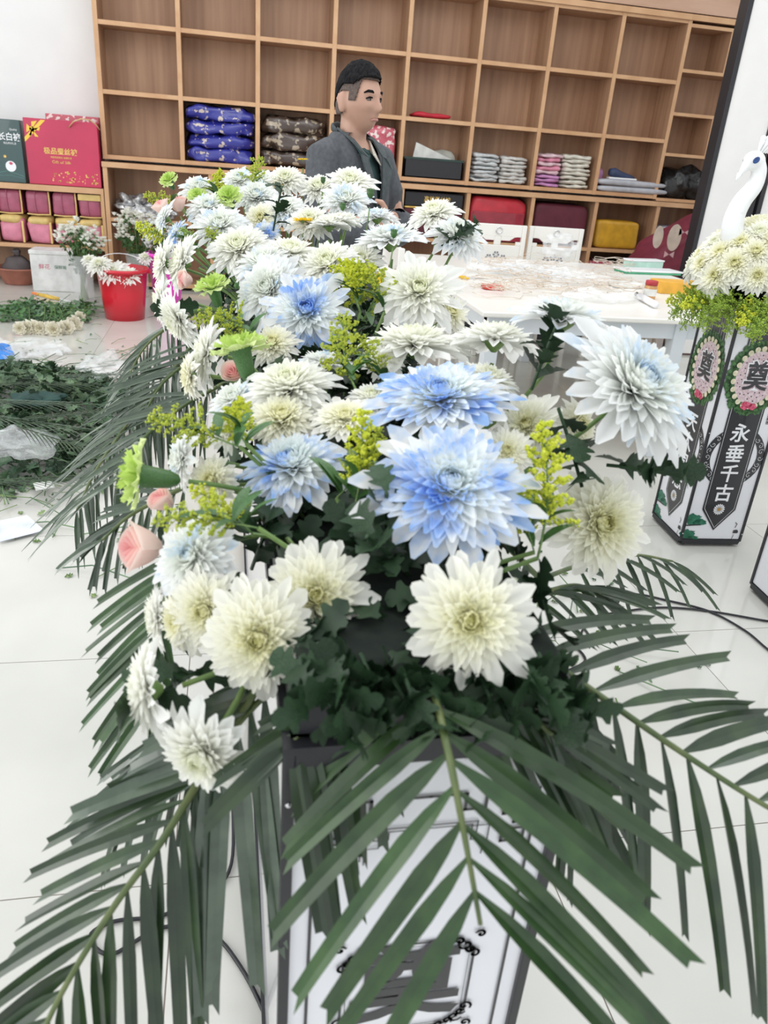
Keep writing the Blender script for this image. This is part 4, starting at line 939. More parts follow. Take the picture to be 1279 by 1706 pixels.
def person():
    base = PD(588, 300, 3.0); base.z = 0.0; base.y = 3.0
    t = thing('person', 'man in grey suit jacket over a dark shirt standing with folded arms behind the flowers', 'person', base)
    t.rotation_euler = (0, 0, R(42)); t.scale = (.87, .87, 1.04); hr = Matrix.Rotation(R(-2), 3, 'Z')   # figure faces -Y before turning
    HC = Vector((0.0, -.018, 1.493))
    def H(x, y, z): return HC+hr@Vector((x, y, z*.885))
    body = MB()
    # torso, limbs
    etube(body, [(0, 0, .80), (0, 0, .9), (0, 0, 1.02), (0, -.005, 1.16), (0, .0, 1.27), (0, .01, 1.345), (0, .012, 1.385)], [(.155, .11), (.16, .115), (.14, .10), (.15, .11), (.165, .10), (.12, .075), (.06, .055)])
    etube(body, [(0, .012, 1.36), (0, .004, 1.42), (0, -.004, 1.50)], [(.060, .058), (.053, .056), (.052, .058)])
    for s in (-1, 1):
        body.tube([(s*.09, 0, .88), (s*.10, -.01, .66), (s*.10, -.01, .47), (s*.10, .02, .30), (s*.10, .02, .09)], [.088, .072, .054, .052, .036], 12)
        body.tube([(s*.10, .03, .05), (s*.105, -.05, .045), (s*.11, -.15, .03)], [.036, .036, .022], 10)
        sh, el = Vector((s*.175, .0, 1.325)), Vector((s*.232, -.09, 1.115)); wr = Vector((-s*.035, -.215-.035*(s > 0), 1.11+.035*(s > 0)))
        body.tube([sh, sh.lerp(el, .5)+Vector((s*.01, .01, 0)), el, el.lerp(wr, .5)+Vector((0, -.02, 0)), wr], [.052, .048, .040, .036, .026], 12)
        hand(body, wr, Vector((-s*1, .55, -.15)), Vector((0, -1, .1)), s, .95)
    # head shape
    vs = []; fs = []; n, m = 56, 44
    for i in range(m+1):
        ph = math.pi*i/m
        for j in range(n):
            th = 2*math.pi*j/n; x, y, z = math.sin(ph)*math.cos(th), math.sin(ph)*math.sin(th), math.cos(ph)
            jaw = 1 if z > -.1 else 1-.42*min(1, (-.1-z)/.9)**1.3; back = 1.0 if y < 0 else 1.0-.25*max(0, -z)
            X = .077*x*jaw; Y = .097*y*back*(1 if z > -.1 else 1-.12*(-.1-z)); Z = .116*z
            if y < -.2 and z < -.3: Y -= .010*min(1, (-z-.3)*2)   # chin forward
            fx = lambda cx, cz, sx, sz: math.exp(-((X-cx)/sx)**2-((Z-cz)/sz)**2) if y < 0 else 0
            Y -= .022*fx(0, -.022, .0085, .017)+.012*fx(0, -.004, .006, .02)+.007*fx(0, -.028, .016, .008)   # nose
            Y += .010*fx(.031, .008, .014, .010)+.010*fx(-.031, .008, .014, .010)       # sockets
            Y -= .005*fx(.03, .028, .022, .007)+.005*fx(-.03, .028, .022, .007)         # brow ridge
            Y -= .004*fx(.042, -.02, .018, .016)+.004*fx(-.042, -.02, .018, .016)       # cheekbones
            Y -= .008*fx(0, -.052, .02, .007)+.005*fx(0, -.066, .018, .006)-.004*fx(0, -.060, .022, .003)+.003*fx(0, -.077, .02, .005)-.008*fx(0, -.098, .022, .012)
            vs.append(H(X, Y, Z))
    for i in range(m):
        for j in range(n): a = i*n+j; b = i*n+(j+1) % n; fs.append((a, a+n, b+n, b))
    body.add(vs, fs)
    for s in (-1, 1):
        body.ell(H(s*.080, .018, -.006), .009, .019, .033, 12, 10, rot=hr@Matrix.Rotation(R(-s*20), 3, 'Z')); body.tube([H(s*.086, .032, .022), H(s*.091, .036, .005), H(s*.086, .022, -.030)], [.004, .005, .005], 6)
    remesh(body, .0048, 'body', M['skin'], t, 3)
    for s in (-1, 1):
        ms = Matrix.Rotation(R(s*14), 3, 'Z')
        e = MB().ell(H(s*.031, -.0760, .008), .0150, .0085, .0066, 14, 8, rot=hr@ms); ob = link('eye', e.mesh('eye', M['eye_white'], smooth=True), t)
        link('iris', MB().ell(H(s*.030+.003, -.0825, .008), .0058, .003, .0058, 12, 6, rot=hr).mesh('iris', M['eye_dark'], smooth=True), ob)
        link('eyelid', MB().tube([H(s*.015, -.0810, .0085), H(s*.023, -.0880, .0145), H(s*.034, -.0850, .0150), H(s*.046, -.0755, .010)], [.0018, .0024, .0026, .002], 6).mesh('eyelid', M['hair'], smooth=True), ob)
        link('eyebrow', MB().tube([H(s*.012, -.0900, .027), H(s*.026, -.0905, .034), H(s*.042, -.0820, .035), H(s*.054, -.0700, .028)], [.0030, .0045, .0042, .002], 8, flat=.7).mesh('eyebrow', M['hair'], smooth=True), t)
    link('lips', MB().tube([H(-.022, -.0830, -.0600), H(-.010, -.0925, -.0570), H(0, -.0950, -.0585), H(.010, -.0925, -.0570), H(.022, -.0830, -.0600)], [.0012, .0040, .0046, .0040, .0012], 8).mesh('lips', M['lip'], smooth=True), t)
    # hair: brushed up cap and clipped sides
    def hairshell(name, m_, zlo, zhi, sc, lift, fr, seed):
        mb = MB(); vs = []; fs = []; n, m = 140, 60; keep = {}
        for i in range(m+1):
            ph = R(150)*i/m
            for j in range(n):
                th = 2*math.pi*j/n; x, y, z = math.sin(ph)*math.cos(th), math.sin(ph)*math.sin(th), math.cos(ph)
                top = max(0, z); k = sc+lift*top**1.0+.045*noise.noise(Vector((x*fr, y*fr, z*fr*.5+seed)))+(.02*noise.noise(Vector((x*30, y*30, seed))) if lift else 0)
                p = Vector((.077*x*k, .097*y*k-(.006 if y < 0 else 0)*top, .116*z*k)); hl = zlo(th); ok = z >= hl
                keep[(i, j)] = ok; vs.append(H(*p))
        for i in range(m):
            for j in range(n):
                if keep[(i, j)] and keep[(i+1, (j+1) % n)] and keep[(i+1, j)]:
                    a = i*n+j; b = i*n+(j+1) % n; fs.append((a, a+n, b+n, b))
        o = link(name, mb.add(vs, fs).mesh(name, m_, smooth=True), t); sm = o.modifiers.new('solid', 'SOLIDIFY'); sm.thickness = -.004 ; sm.offset = -1
    def line_top(th):   # th=-90deg is the face
        d = abs(((math.degrees(th)+90+180) % 360)-180)
        return .60 if d < 42 else (.60-.18*(d-42)/30 if d < 72 else (.42 if d < 100 else .42-.62*min(1, (d-100)/45)))
    def line_side(th):
        d = abs(((math.degrees(th)+90+180) % 360)-180)
        return .60 if d < 50 else (.60-.62*(d-50)/14 if d < 64 else (-.02 if d < 84 else (.22 if d < 108 else -.42)))
    hairshell('side_hair', M['stubble'], line_side, 1, 1.012, .0, 3, 2)
    hairshell('hair', M['hair'], line_top, 1, 1.06, .09, 9, 5)
    # clothes
    sh = MB(); etube(sh, [(0, 0, .90), (0, 0, 1.0), (0, -.005, 1.16), (0, 0, 1.27), (0, .01, 1.335), (0, .012, 1.365)], [(.165, .12), (.15, .11), (.16, .12), (.172, .108), (.125, .085), (.064, .064)])
    link('shirt', sh.mesh('shirt', M['shirt'], smooth=True), t)
    for s in (-1, 1):
        link('shirt_collar', MB().add([(s*.062, -.030, 1.382), (s*.070, .01, 1.395), (s*.070, -.010, 1.355), (s*.044, -.112, 1.305), (s*.010, -.100, 1.335)], [(0, 1, 2, 3, 4)]).mesh('shirt_collar', M['collar'] if s > 0 else M['shirt']), t).modifiers.new('s', 'SOLIDIFY').thickness = .004
    jk = MB(); etube(jk, [(0, .0, .74), (0, .0, .84), (0, 0, .98), (0, -.008, 1.14), (0, -.002, 1.25), (0, .01, 1.33), (0, .018, 1.375), (0, .02, 1.40)], [(.19, .145), (.185, .14), (.172, .128), (.182, .138), (.196, .128), (.175, .105), (.105, .088), (.08, .078)], 24)
    for s in (-1, 1):
        shd, el = Vector((s*.178, .005, 1.315)), Vector((s*.245, -.085, 1.08)); wr = Vector((-s*.02, -.225-.035*(s > 0), 1.108+.035*(s > 0)))
        jk.tube([shd+Vector((-s*.05, 0, .012)), shd, shd.lerp(el, .5)+Vector((s*.015, .01, 0)), el, el.lerp(wr, .5)+Vector((0, -.03, 0)), wr], [.060, .070, .067, .060, .055, .044], 14)
    def vcut(c):
        return c.y < -.03 and c.z > 1.17 and abs(c.x) < .014+(c.z-1.17)*.30 and c.z < 1.42 or (c.z > 1.375 and abs(c.x) < .07 and c.y < -.035)
    remesh(jk, .008, 'jacket', M['jacket'], t, 5, filt=vcut)
    for s in (-1, 1):
        pts = [(s*.012, -.150, 1.175), (s*.050, -.148, 1.22), (s*.088, -.137, 1.29), (s*.098, -.118, 1.335), (s*.060, -.125, 1.325), (s*.080, -.104, 1.345), (s*.086, -.04, 1.382), (s*.074, .03, 1.408), (s*.060, .03, 1.400), (s*.062, -.05, 1.375), (s*.050, -.112, 1.33), (s*.024, -.140, 1.25)]
        o = link('lapel', MB().add(pts, [(0, 1, 11), (1, 2, 10, 11), (2, 3, 4, 10), (4, 5, 10), (5, 6, 9, 10), (6, 7, 8, 9)]).mesh('lapel', M['lapel']), t)
        so = o.modifiers.new('s', 'SOLIDIFY'); so.thickness = .007; so.offset = 1 if s > 0 else -1
    link('back_collar', MB().tube([(-.068, .03, 1.400), (-.05, .075, 1.412), (0, .092, 1.418), (.05, .075, 1.412), (.068, .03, 1.400)], [.006, .013, .014, .013, .006], 8, flat=.5).mesh('back_collar', M['lapel'], smooth=True), t)
    tr = MB(); etube(tr, [(0, 0, .82), (0, 0, .90), (0, 0, 1.0)], [(.165, .125), (.168, .125), (.155, .115)])
    for s in (-1, 1): tr.tube([(s*.09, 0, .88), (s*.102, -.005, .66), (s*.102, -.005, .47), (s*.10, .02, .28), (s*.10, .02, .075)], [.098, .086, .070, .064, .058], 14)
    remesh(tr, .012, 'trousers', M['trousers'], t, 3)
    for s in (-1, 1):
        link('shoe', MB().tube([(s*.10, .07, .045), (s*.10, .04, .05), (s*.105, -.05, .048), (s*.11, -.13, .036), (s*.112, -.185, .026)], [.036, .046, .046, .040, .020], 12).mesh('shoe', M['black'], smooth=True), t)
person()

# ================================================================== WHITE BIRD AND PILLAR FLOWERS
M['birdwhite'] = mat('white_foam_bird', (.86, .87, .87), .55); M['birdblue'] = noisemat('eye_blue', (.01, .03, .12), (.03, .10, .32), scale=60, rough=.15)
BC = Vector((1.99, 2.70, 1.0))
def bird():
    t = thing('peacock_figure', 'white long-necked peacock figure with a blue eye rising from the pillar flowers', 'statue', BC+Vector((0, 0, .05)))
    Q = lambda x, y: PY(x, y, 2.68)
    neck = [Q(1250, 450), Q(1222, 400), Q(1222, 365), Q(1236, 335), Q(1256, 310), Q(1264, 285), Q(1258, 262)]
    mb = MB(); C = catmull(neck, 5); n = len(C); mb.tube(C, [.046-.020*min(1, i/(n*.75)) for i in range(n)], 14)
    hd = Q(1256, 268); mb.ell(hd, .040, .030, .033, 16, 12)
    mb.tube([Q(1250, 268), Q(1238, 283), Q(1230, 294)], [.024, .014, .006], 10)
    mb.ell(Q(1275, 470)+Vector((.03, .08, -.02)), .10, .14, .09, 16, 12)
    remesh(mb, .0045, 'body', M['birdwhite'], t, 5); t.children[0].matrix_basis = Matrix.Translation(-t.location)
    for sd in (-1, 1): part('eye', MB().ell(hd+Vector((-.012, sd*.030, .002)), .014, .004, .010, 14, 8, rot=Matrix.Rotation(R(-35), 3, 'Y')), M['birdblue'], t, smooth=True)
    part('beak', MB().tube([Q(1232, 290), Q(1228, 297), Q(1225, 303)], [.010, .006, .0015], 10), M['birdwhite'], t, smooth=True)
    cr = MB()
    for k in range(5):
        p = Q(1262+k*4, 255); cr.tube([p, p+Vector((.004+k*.006, 0, .022)), p+Vector((.008+k*.010, 0, .040))], [.003, .007, .010], 6); cr.ell(p+Vector((.008+k*.010, 0, .046)), .012, .006, .011, 8, 6)
    part('crest', cr, M['birdwhite'], t, smooth=True)
bird()
def pillar_flowers():
    single('floral_foam', MB().lathe([(0, 0), (.13, 0), (.14, .10), (.10, .17), (0, .19)], 20, BC+Vector((0, 0, .008))), noise_foam, 'round green floral foam on top of the pillar stand under the cream blooms', 'foam', smooth=True)
    rnd = random.Random(5); spots = []
    for k in range(84):
        q = (k+.5)/84; a = k*2.39996; el = R(88-82*q); d = Vector((math.cos(a)*math.cos(el), math.sin(a)*math.cos(el), math.sin(el)))
        if d.y > .72 : continue
        p = BC+Vector((0, 0, .05))+Vector((d.x*.29, d.y*.24, d.z*.23)); spots.append((p, d))
    for i, (p, d) in enumerate(spots):
        n = (d+Vector((rnd.uniform(-.2, .2), -.15, .1))).normalized(); s = rnd.uniform(.062, .076)
        t = flower_root('chrysanthemum', f"cream chrysanthemum in the {'top' if i < 20 else ('middle' if i < 45 else 'lowest')} ring of the dome, turned to {'the flower bed' if d.x < -.35 else ('the viewer' if d.y < 0 else 'the picture edge')}", 'flower', 'cream chrysanthemums on the pillar', p)
        me, _ = variant('mum_cream' if i % 3 else 'mum_white', i % 4, False); B = basis_from(n, rnd.uniform(0, 6)).to_4x4() @ Matrix.Diagonal((s, s, s*.8, 1)); B.translation = p-n*s*.25
        put(me, 'petals', t, B, kind='stuff'); put(CALYX, 'calyx', t, B)
        part('stem', MB().tube([p-n*s*.4, BC+Vector((0, 0, .09))+(p-BC-Vector((0, 0, .09)))*.42], .003, 5), M['stem'], t)
    for k in range(30):
        a = R(150+k*8.2) ; a += rnd.uniform(-.08, .08); d = Vector((math.cos(a), math.sin(a), 0)); a0 = BC+Vector((0, 0, .03))+d*.16
        L = .27 if math.cos(a) < -.3 else .22
        sp = spray(a0, a0+(d+Vector((0, -.1, -.28-.45*rnd.random()))).normalized()*L*rnd.uniform(.75, 1.05)*.8, 3 if k % 5 else 2, 'feathery yellow-green spray in the skirt below the cream blooms of the pillar', 'green sprays on the pillar', base=False, leaves=0, width=1.3)
pillar_flowers()

# white panels behind
def boards():
    for (x0, x1, y, lb) in ((3.70, 4.12, 6.0, 'tall white display board with a black edge standing behind the bird, beside the shelving'), (4.19, 4.75, 6.0, 'tall white display board at the picture edge behind the bird, the farther from the shelving')):
        t = thing('display_board', lb, 'board', ((x0+x1)/2, y+.06, 0))
        part('board_panel', MB().box(x0+.03, x1-.02, y+.012, y+.11, .02, 3.15), M['panel_warm'], t)
        for (a, b) in ((x0-.01, x0+.03), (x1-.02, x1+.03)): part('edge_strip', MB().box(a, b, y, y+.12, 0, 3.17), M['black'], t, bevel=.003)
        part('edge_strip', MB().box(x0+.03, x1-.02, y, y+.12, 3.15, 3.17), M['black'], t)
boards()

# ================================================================== THINGS ON THE SHELVES
def col(name, c, rough=.6, var=.8, scale=12, bump=0.0, coat=0.0):
    if name not in M: M[name] = noisemat(name, tuple(v*var for v in c), c, scale=scale, rough=rough, bump=bump, coat=coat)
    return M[name]
def brocade(name, base, spots, thr=.62, scale=22, rough=.35, coat=.6):
    m = noisemat(name, base, spots, scale=scale, rough=rough, lo=thr, hi=thr+.03, bump=.35, bscale=14, coat=coat, detail=2); return m
M['blue_brocade'] = brocade('blue_brocade', (.03, .035, .30), (.62, .52, .46), .60, 20)
M['brown_brocade'] = brocade('brown_brocade', (.07, .045, .035), (.42, .34, .25), .56, 18)
M['red_brocade'] = brocade('red_floral', (.55, .10, .14), (.85, .72, .68), .55, 24)
M['foil'] = noisemat('silver_foil', (.25, .25, .25), (.75, .75, .76), scale=30, rough=.3, bump=.6, metal=.5)
def xz(i): return -1.13+.703*i+T+.012
cel = [-1.13+0.703*i for i in range(9)]
for k, lb in enumerate(('blue gold-patterned quilt, bottom of the folded stack of four', 'blue gold-patterned quilt, second from the bottom of the stack', 'blue gold-patterned quilt, second from the top of the stack', 'blue gold-patterned quilt, topmost of the folded stack')):
    single('folded_quilt', MB().cloth(cel[1]+.04, cel[2]-.04, 8.27, 8.60, 1.20+.118*k, 1.20+.118*(k+1)+.004, amp=.05, fr=9, seed=k, pw=.45, n=26), M['blue_brocade'], lb, 'quilt', 'blue brocade quilts', smooth=True)
for k, lb in enumerate(('brown patterned quilt in clear wrap, bottom of its stack', 'brown patterned quilt in clear wrap, middle of its stack', 'brown patterned quilt in clear wrap, topmost of its stack')):
    single('folded_quilt', MB().cloth(cel[2]+.04, cel[3]-.05, 8.28, 8.60, 1.20+.145*k, 1.20+.145*(k+1)+.004, amp=.06, fr=9, seed=k+7, pw=.45, n=26), M['brown_brocade'], lb, 'quilt', 'brown brocade quilts', smooth=True)
single('folded_quilt', MB().cloth(cel[3]+.25, cel[4]-.05, 8.28, 8.60, 1.20, 1.64, amp=.05, fr=8, seed=12, pw=.35, n=26), M['red_brocade'], 'red and white floral quilt partly hidden behind the standing man', 'quilt', smooth=True)
single('folded_quilt', MB().cloth(cel[3]+.04, cel[3]+.24, 8.28, 8.60, 1.20, 1.60, amp=.03, fr=8, seed=13, pw=.35, n=20), M['brown_brocade'], 'dark patterned quilt directly behind the head and shoulder of the man', 'quilt', smooth=True)
single('folded_cloth', MB().cloth(cel[4]+.09, cel[4]+.50, 8.28, 8.52, 1.739, 1.79, amp=.03, fr=9, seed=3, pw=.6, n=20), col('scarlet', (.55, .02, .04)), 'red folded cloth lying alone on the shelf above the black crate', 'cloth', smooth=True)
# black crate with sheets
t = thing('storage_crate', 'black open crate with a white board and papers sticking out', 'crate', (2.0, 8.42, 1.2)); x0, x1 = cel[4]+.05, cel[5]-.05
mb = MB(); mb.box(x0, x1, 8.28, 8.58, 1.2, 1.21)
for q in ((x0, x0+.01, 8.28, 8.58), (x1-.01, x1, 8.28, 8.58), (x0, x1, 8.28, 8.29), (x0, x1, 8.57, 8.58)): mb.box(*q, 1.2, 1.375)
part('crate_body', mb, M['black'], t)
part('rim', MB().box(x0-.008, x1+.008, 8.272, 8.29, 1.365, 1.385), col('crate_green', (.03, .06, .05)), t)
single('white_board', MB().add([(x0+.08, 8.36, 1.30), (x0+.50, 8.38, 1.30), (x0+.50, 8.38, 1.39), (x0+.12, 8.36, 1.52), (x0+.08, 8.375, 1.30), (x0+.50, 8.395, 1.30), (x0+.50, 8.395, 1.39), (x0+.12, 8.375, 1.52)], [(0, 1, 2, 3), (4, 7, 6, 5), (0, 4, 5, 1), (1, 5, 6, 2), (2, 6, 7, 3), (3, 7, 4, 0)]), col('paper', (.80, .80, .76)), 'slanting white board standing in the black crate', 'board')
single('paper_bag', MB().cloth(x0+.28, x1-.04, 8.42, 8.56, 1.22, 1.47, amp=.05, fr=8, seed=4, pw=.5, n=12), col('paper_bag', (.50, .50, .44)), 'crumpled pale paper bag behind the white board in the crate', 'bag', smooth=True)
# stacks of wrapped textiles
def stack(i, fx0, fx1, n, h, z0, colr, lb, grp, seed):
    for k in range(n):
        dx = random.uniform(-.012, .012)
        which = 'bottom' if k == 0 else ('topmost' if k == n-1 else '')
        lab = f"{lb}, {which} of its stack" if which else f"{lb}, inner one of its stack"
        single('folded_cloth', MB().cloth(cel[i]+fx0+dx, cel[i]+fx1+dx, 8.27, 8.55, z0+h*k, z0+h*(k+1)+.002, amp=.03, fr=14, seed=seed+k, pw=.5, n=16), colr(k) if callable(colr) else colr, lab, 'cloth', grp, smooth=True)
stack(5, .05, .34, 7, .038, 1.2, col('grey_white', (.62, .64, .64), coat=.5, scale=30, bump=.3), 'grey patterned wrapped textile beside the black crate', 'grey textiles in clear wrap', 40)
stack(5, .36, .65, 7, .037, 1.2, col('warm_white', (.68, .66, .62), coat=.5, scale=30, bump=.3), 'off-white wrapped textile next to the grey patterned ones', 'off-white textiles in clear wrap', 50)
pk = [col('orchid', (.62, .28, .55), coat=.4), col('orchid', (.6, .3, .6)), col('orchid', (.6, .3, .6)), col('pale_pink', (.80, .58, .62), coat=.4), col('rose_cloth', (.80, .30, .42), coat=.4), col('pale_pink', (.8, .6, .6)), col('rose_cloth', (.8, .3, .4)), col('pale_pink', (.8, .6, .6))]
stack(6, .04, .33, 8, .039, 1.2, lambda k: pk[k], 'pink to purple wrapped textile', 'pink and purple textiles', 60)
stack(6, .34, .65, 8, .040, 1.2, col('cream_white', (.78, .74, .64), coat=.5, bump=.3), 'cream wrapped textile beside the pink stack', 'cream textiles', 70)
for k, (z, r_) in enumerate(((1.198, .045), (1.262, .040))):
    single('cloth_roll', MB().cloth(cel[7]+.02, cel[8]+.16-.03*k, 8.235-.0, 8.40, z, z+.062, amp=.008, fr=5, seed=k+80, pw=.5, n=18), col('roll_grey', (.50, .51, .55)), ('lower' if k == 0 else 'upper')+' long grey-white cloth roll lying across the shelf by the shoe', 'cloth roll', 'grey cloth rolls', smooth=True)
t = thing('shoe', 'dark blue sneaker with a white sole on top of the grey cloth rolls', 'shoe', (cel[7]+.32, 8.33, 1.325))
part('upper', MB().tube([(cel[7]+.17, 8.33, 1.39), (cel[7]+.22, 8.33, 1.385), (cel[7]+.30, 8.33, 1.362), (cel[7]+.40, 8.33, 1.350), (cel[7]+.46, 8.33, 1.345)], [.035, .05, .04, .03, .016], 12), col('navy', (.04, .06, .13)), t, smooth=True)
part('sole', MB().box(cel[7]+.16, cel[7]+.48, 8.295, 8.365, 1.325, 1.342), M['whiteprint'], t, bevel=.004)
for k in range(3): part('lace', MB().tube([(cel[7]+.29+.03*k, 8.30, 1.385-.012*k), (cel[7]+.30+.03*k, 8.33, 1.402-.013*k), (cel[7]+.31+.03*k, 8.36, 1.385-.012*k)], .004, 5), M['whiteprint'], t)
single('folded_cloth', MB().cloth(cel[7]+.03, cel[7]+.15, 8.41, 8.58, 1.2, 1.42, amp=.02, fr=8, seed=88, pw=.5, n=12), col('orchid', (.6, .3, .6)), 'purple folded cloth leaning behind the grey rolls', 'cloth', smooth=True)
M['bagblack'] = noisemat('black_plastic', (.012, .012, .012), (.035, .035, .036), scale=20, rough=.25, bump=.8, bscale=18)
single('plastic_bag', MB().cloth(4.66, 5.22, 8.27, 8.58, 1.175, 1.50, amp=.16, fr=7, seed=91, pw=.75, n=24), M['bagblack'], 'crumpled black plastic bag in the end section of the shelving', 'bag', smooth=True)
# lower row
def gift(name, x0, x1, z0, z1, m, lb, extra=None):
    t = thing(name, lb, 'box', ((x0+x1)/2, 8.35, z0)); part('box_body', MB().box(x0, x1, 8.17, 8.55, z0, z1), m, t, bevel=.012)
    if extra: extra(t, Vector((x0, 8.1695, z0)), Vector((1, 0, 0)), Vector((0, 0, 1)), x1-x0, z1-z0)
M['gold'] = noisemat('gold_print', (.70, .42, .08), (.90, .62, .18), scale=30, rough=.4)
gift('gift_box', 1.74, 2.35, .935, 1.07, M['black'], 'flat black box with gold lettering below the black crate', lambda t, o, ex, ez, w_, h: art(t, o, ex, ez, [('lettering_print', M['gold'], 'text', ('高档蚕丝被', w_*.55, h*.5, .062, .0003, .9), 0)]))
gift('gift_box', 1.74, 2.35, .915, .932, M['gold'], 'thin gold-edged box under the flat black lettered box')
gift('gift_box', 1.74, 2.35, .64, .912, col('dark_maroon', (.10, .015, .025)), 'dark maroon box under the gold-edged box, behind the tall-stemmed blooms')
def ribbon(t, o, ex, ez, w_, h):
    art(t, o, ex, ez, [('blossom_print', M['gold'], 'poly', daisy_flat(w_*.48, h*.2, .035, 8)+daisy_flat(w_*.40, h*.13, .024, 8)+daisy_flat(w_*.12, h*.3, .02, 8), 0)])
t = thing('wrapped_quilt', 'bright red quilt pack with a darker clear-wrapped front in the base shelving', 'quilt', (2.74, 8.3, .637))
part('quilt', MB().cloth(2.43, 3.05, 8.165, 8.6, .64, 1.07, amp=.02, fr=7, seed=3, pw=.22, n=26), col('bright_red', (.60, .03, .05), coat=.3), t, smooth=True)
part('wrap_front', MB().box(2.46, 3.02, 8.145, 8.165, .645, .93), col('deep_red', (.35, .02, .04), coat=.5), t, bevel=.008); ORG['x'] = ORG[t.name]
art(t, Vector((2.46, 8.144, .645)), Vector((1, 0, 0)), Vector((0, 0, 1)), [('blossom_print', M['gold'], 'poly', daisy_flat(.28, .06, .03, 8)+daisy_flat(.33, .10, .02, 8)+daisy_flat(.50, .07, .02, 8), 0)])
single('wrapped_quilt', MB().cloth(3.13, 3.74, 8.165, 8.6, .64, 1.05, amp=.015, fr=6, seed=5, pw=.2, n=26), col('burgundy', (.13, .02, .035)), 'dark burgundy quilt pack behind the two white chair backs', 'quilt', smooth=True)
single('wrapped_quilt', MB().cloth(3.85, 4.36, 8.165, 8.5, .64, .92, amp=.012, fr=6, seed=6, pw=.2, n=26), col('mustard', (.68, .36, .02), coat=.4), 'mustard yellow quilt pack in the base shelving', 'quilt', smooth=True)
single('gift_box', MB().box(3.82, 4.12, 8.16, 8.5, .072, .30), col('crimson', (.42, .02, .06)), 'low red floral gift box on the bottom shelf below the mustard pack', 'box', bevel=.006)
single('gift_box', MB().box(3.82, 4.12, 8.165, 8.5, .302, .50), M['red_brocade'], 'red floral gift box standing on the low red one', 'box', bevel=.006)
single('plastic_bag', MB().cloth(4.14, 4.46, 8.165, 8.55, .072, .52, amp=.08, fr=6, seed=92, pw=.5, n=16), M['bagblack'], 'black plastic bag on the bottom shelf beside the red floral boxes', 'bag', smooth=True)
single('wrapped_quilt', MB().cloth(3.13, 3.74, 8.17, 8.6, .072, .50, amp=.02, fr=6, seed=15, pw=.2, n=20), col('dark_red', (.30, .02, .05)), 'dark red quilt pack on the bottom shelf behind the chairs', 'quilt', smooth=True)
single('wrapped_quilt', MB().cloth(2.43, 3.05, 8.17, 8.6, .072, .45, amp=.02, fr=6, seed=16, pw=.2, n=20), M['blackcloth'], 'black bundle on the bottom shelf behind the nearer white chair', 'bundle', smooth=True)
for k in range(3): single('folded_cloth', MB().cloth(4.56+.01*k, 5.1-.01*k, 8.16, 8.5, .64+.085*k, .727+.085*k, amp=.02, fr=6, seed=17+k, pw=.45, n=18), col('lilac_white', (.60, .58, .68)), ('bottom', 'middle', 'topmost')[k]+' of three pale lilac folded sheets above the maroon quilt', 'cloth', 'pale lilac sheets', smooth=True)
# maroon quilt with bows, slumped before the shelving
def bowquilt():
    t = thing('patterned_quilt', 'maroon quilt bundle printed with pink bows and pale ovals, slumped before the shelving', 'quilt', (4.35, 7.5, 0))
    p0 = PY(1080, 440, 7.2); p1 = PY(1172, 362, 7.2)
    mb = MB().cloth(3.95, 4.75, 7.05, 7.75, .0, 1.02, amp=.10, fr=3, seed=21, pw=.3, n=30); mb.v = [(x+(z-.5)*.10, y, z*(.72+.33*min(1, max(0, (x-3.9)/.7)))) for x, y, z in mb.v]
    part('quilt', mb, col('maroon_quilt', (.22, .025, .05)), t, smooth=True)
    bow = lambda a, b, s: [[(a, b), (a-s, b+s*.6), (a-s, b-s*.6)], [(a, b), (a+s, b-s*.6), (a+s, b+s*.6)]]
    o = Vector((0, 7.0, 0)); L = []
    for (x, y, s) in ((1140, 387, .055), (1114, 424, .05), (1175, 440, .05)): q = PY(x, y, 7.0); L += bow(q.x, q.z, s)
    art(t, o, Vector((1, 0, 0)), Vector((0, 0, 1)), [('bow_print', col('bow_pink', (.72, .45, .47)), 'poly', L, 0)])
    L = []
    for (x, y, rx, rz_) in ((1123, 396, .07, .12), (1162, 378, .05, .10), (1096, 395, .05, .10)): q = PY(x, y, 7.0); L.append(arc(q.x, q.z, rx, 0, 345, 20, rz_))
    art(t, o, Vector((1, 0, 0)), Vector((0, 0, 1)), [('oval_print', col('oval_cream', (.72, .60, .50)), 'poly', L, 0)])
bowquilt()

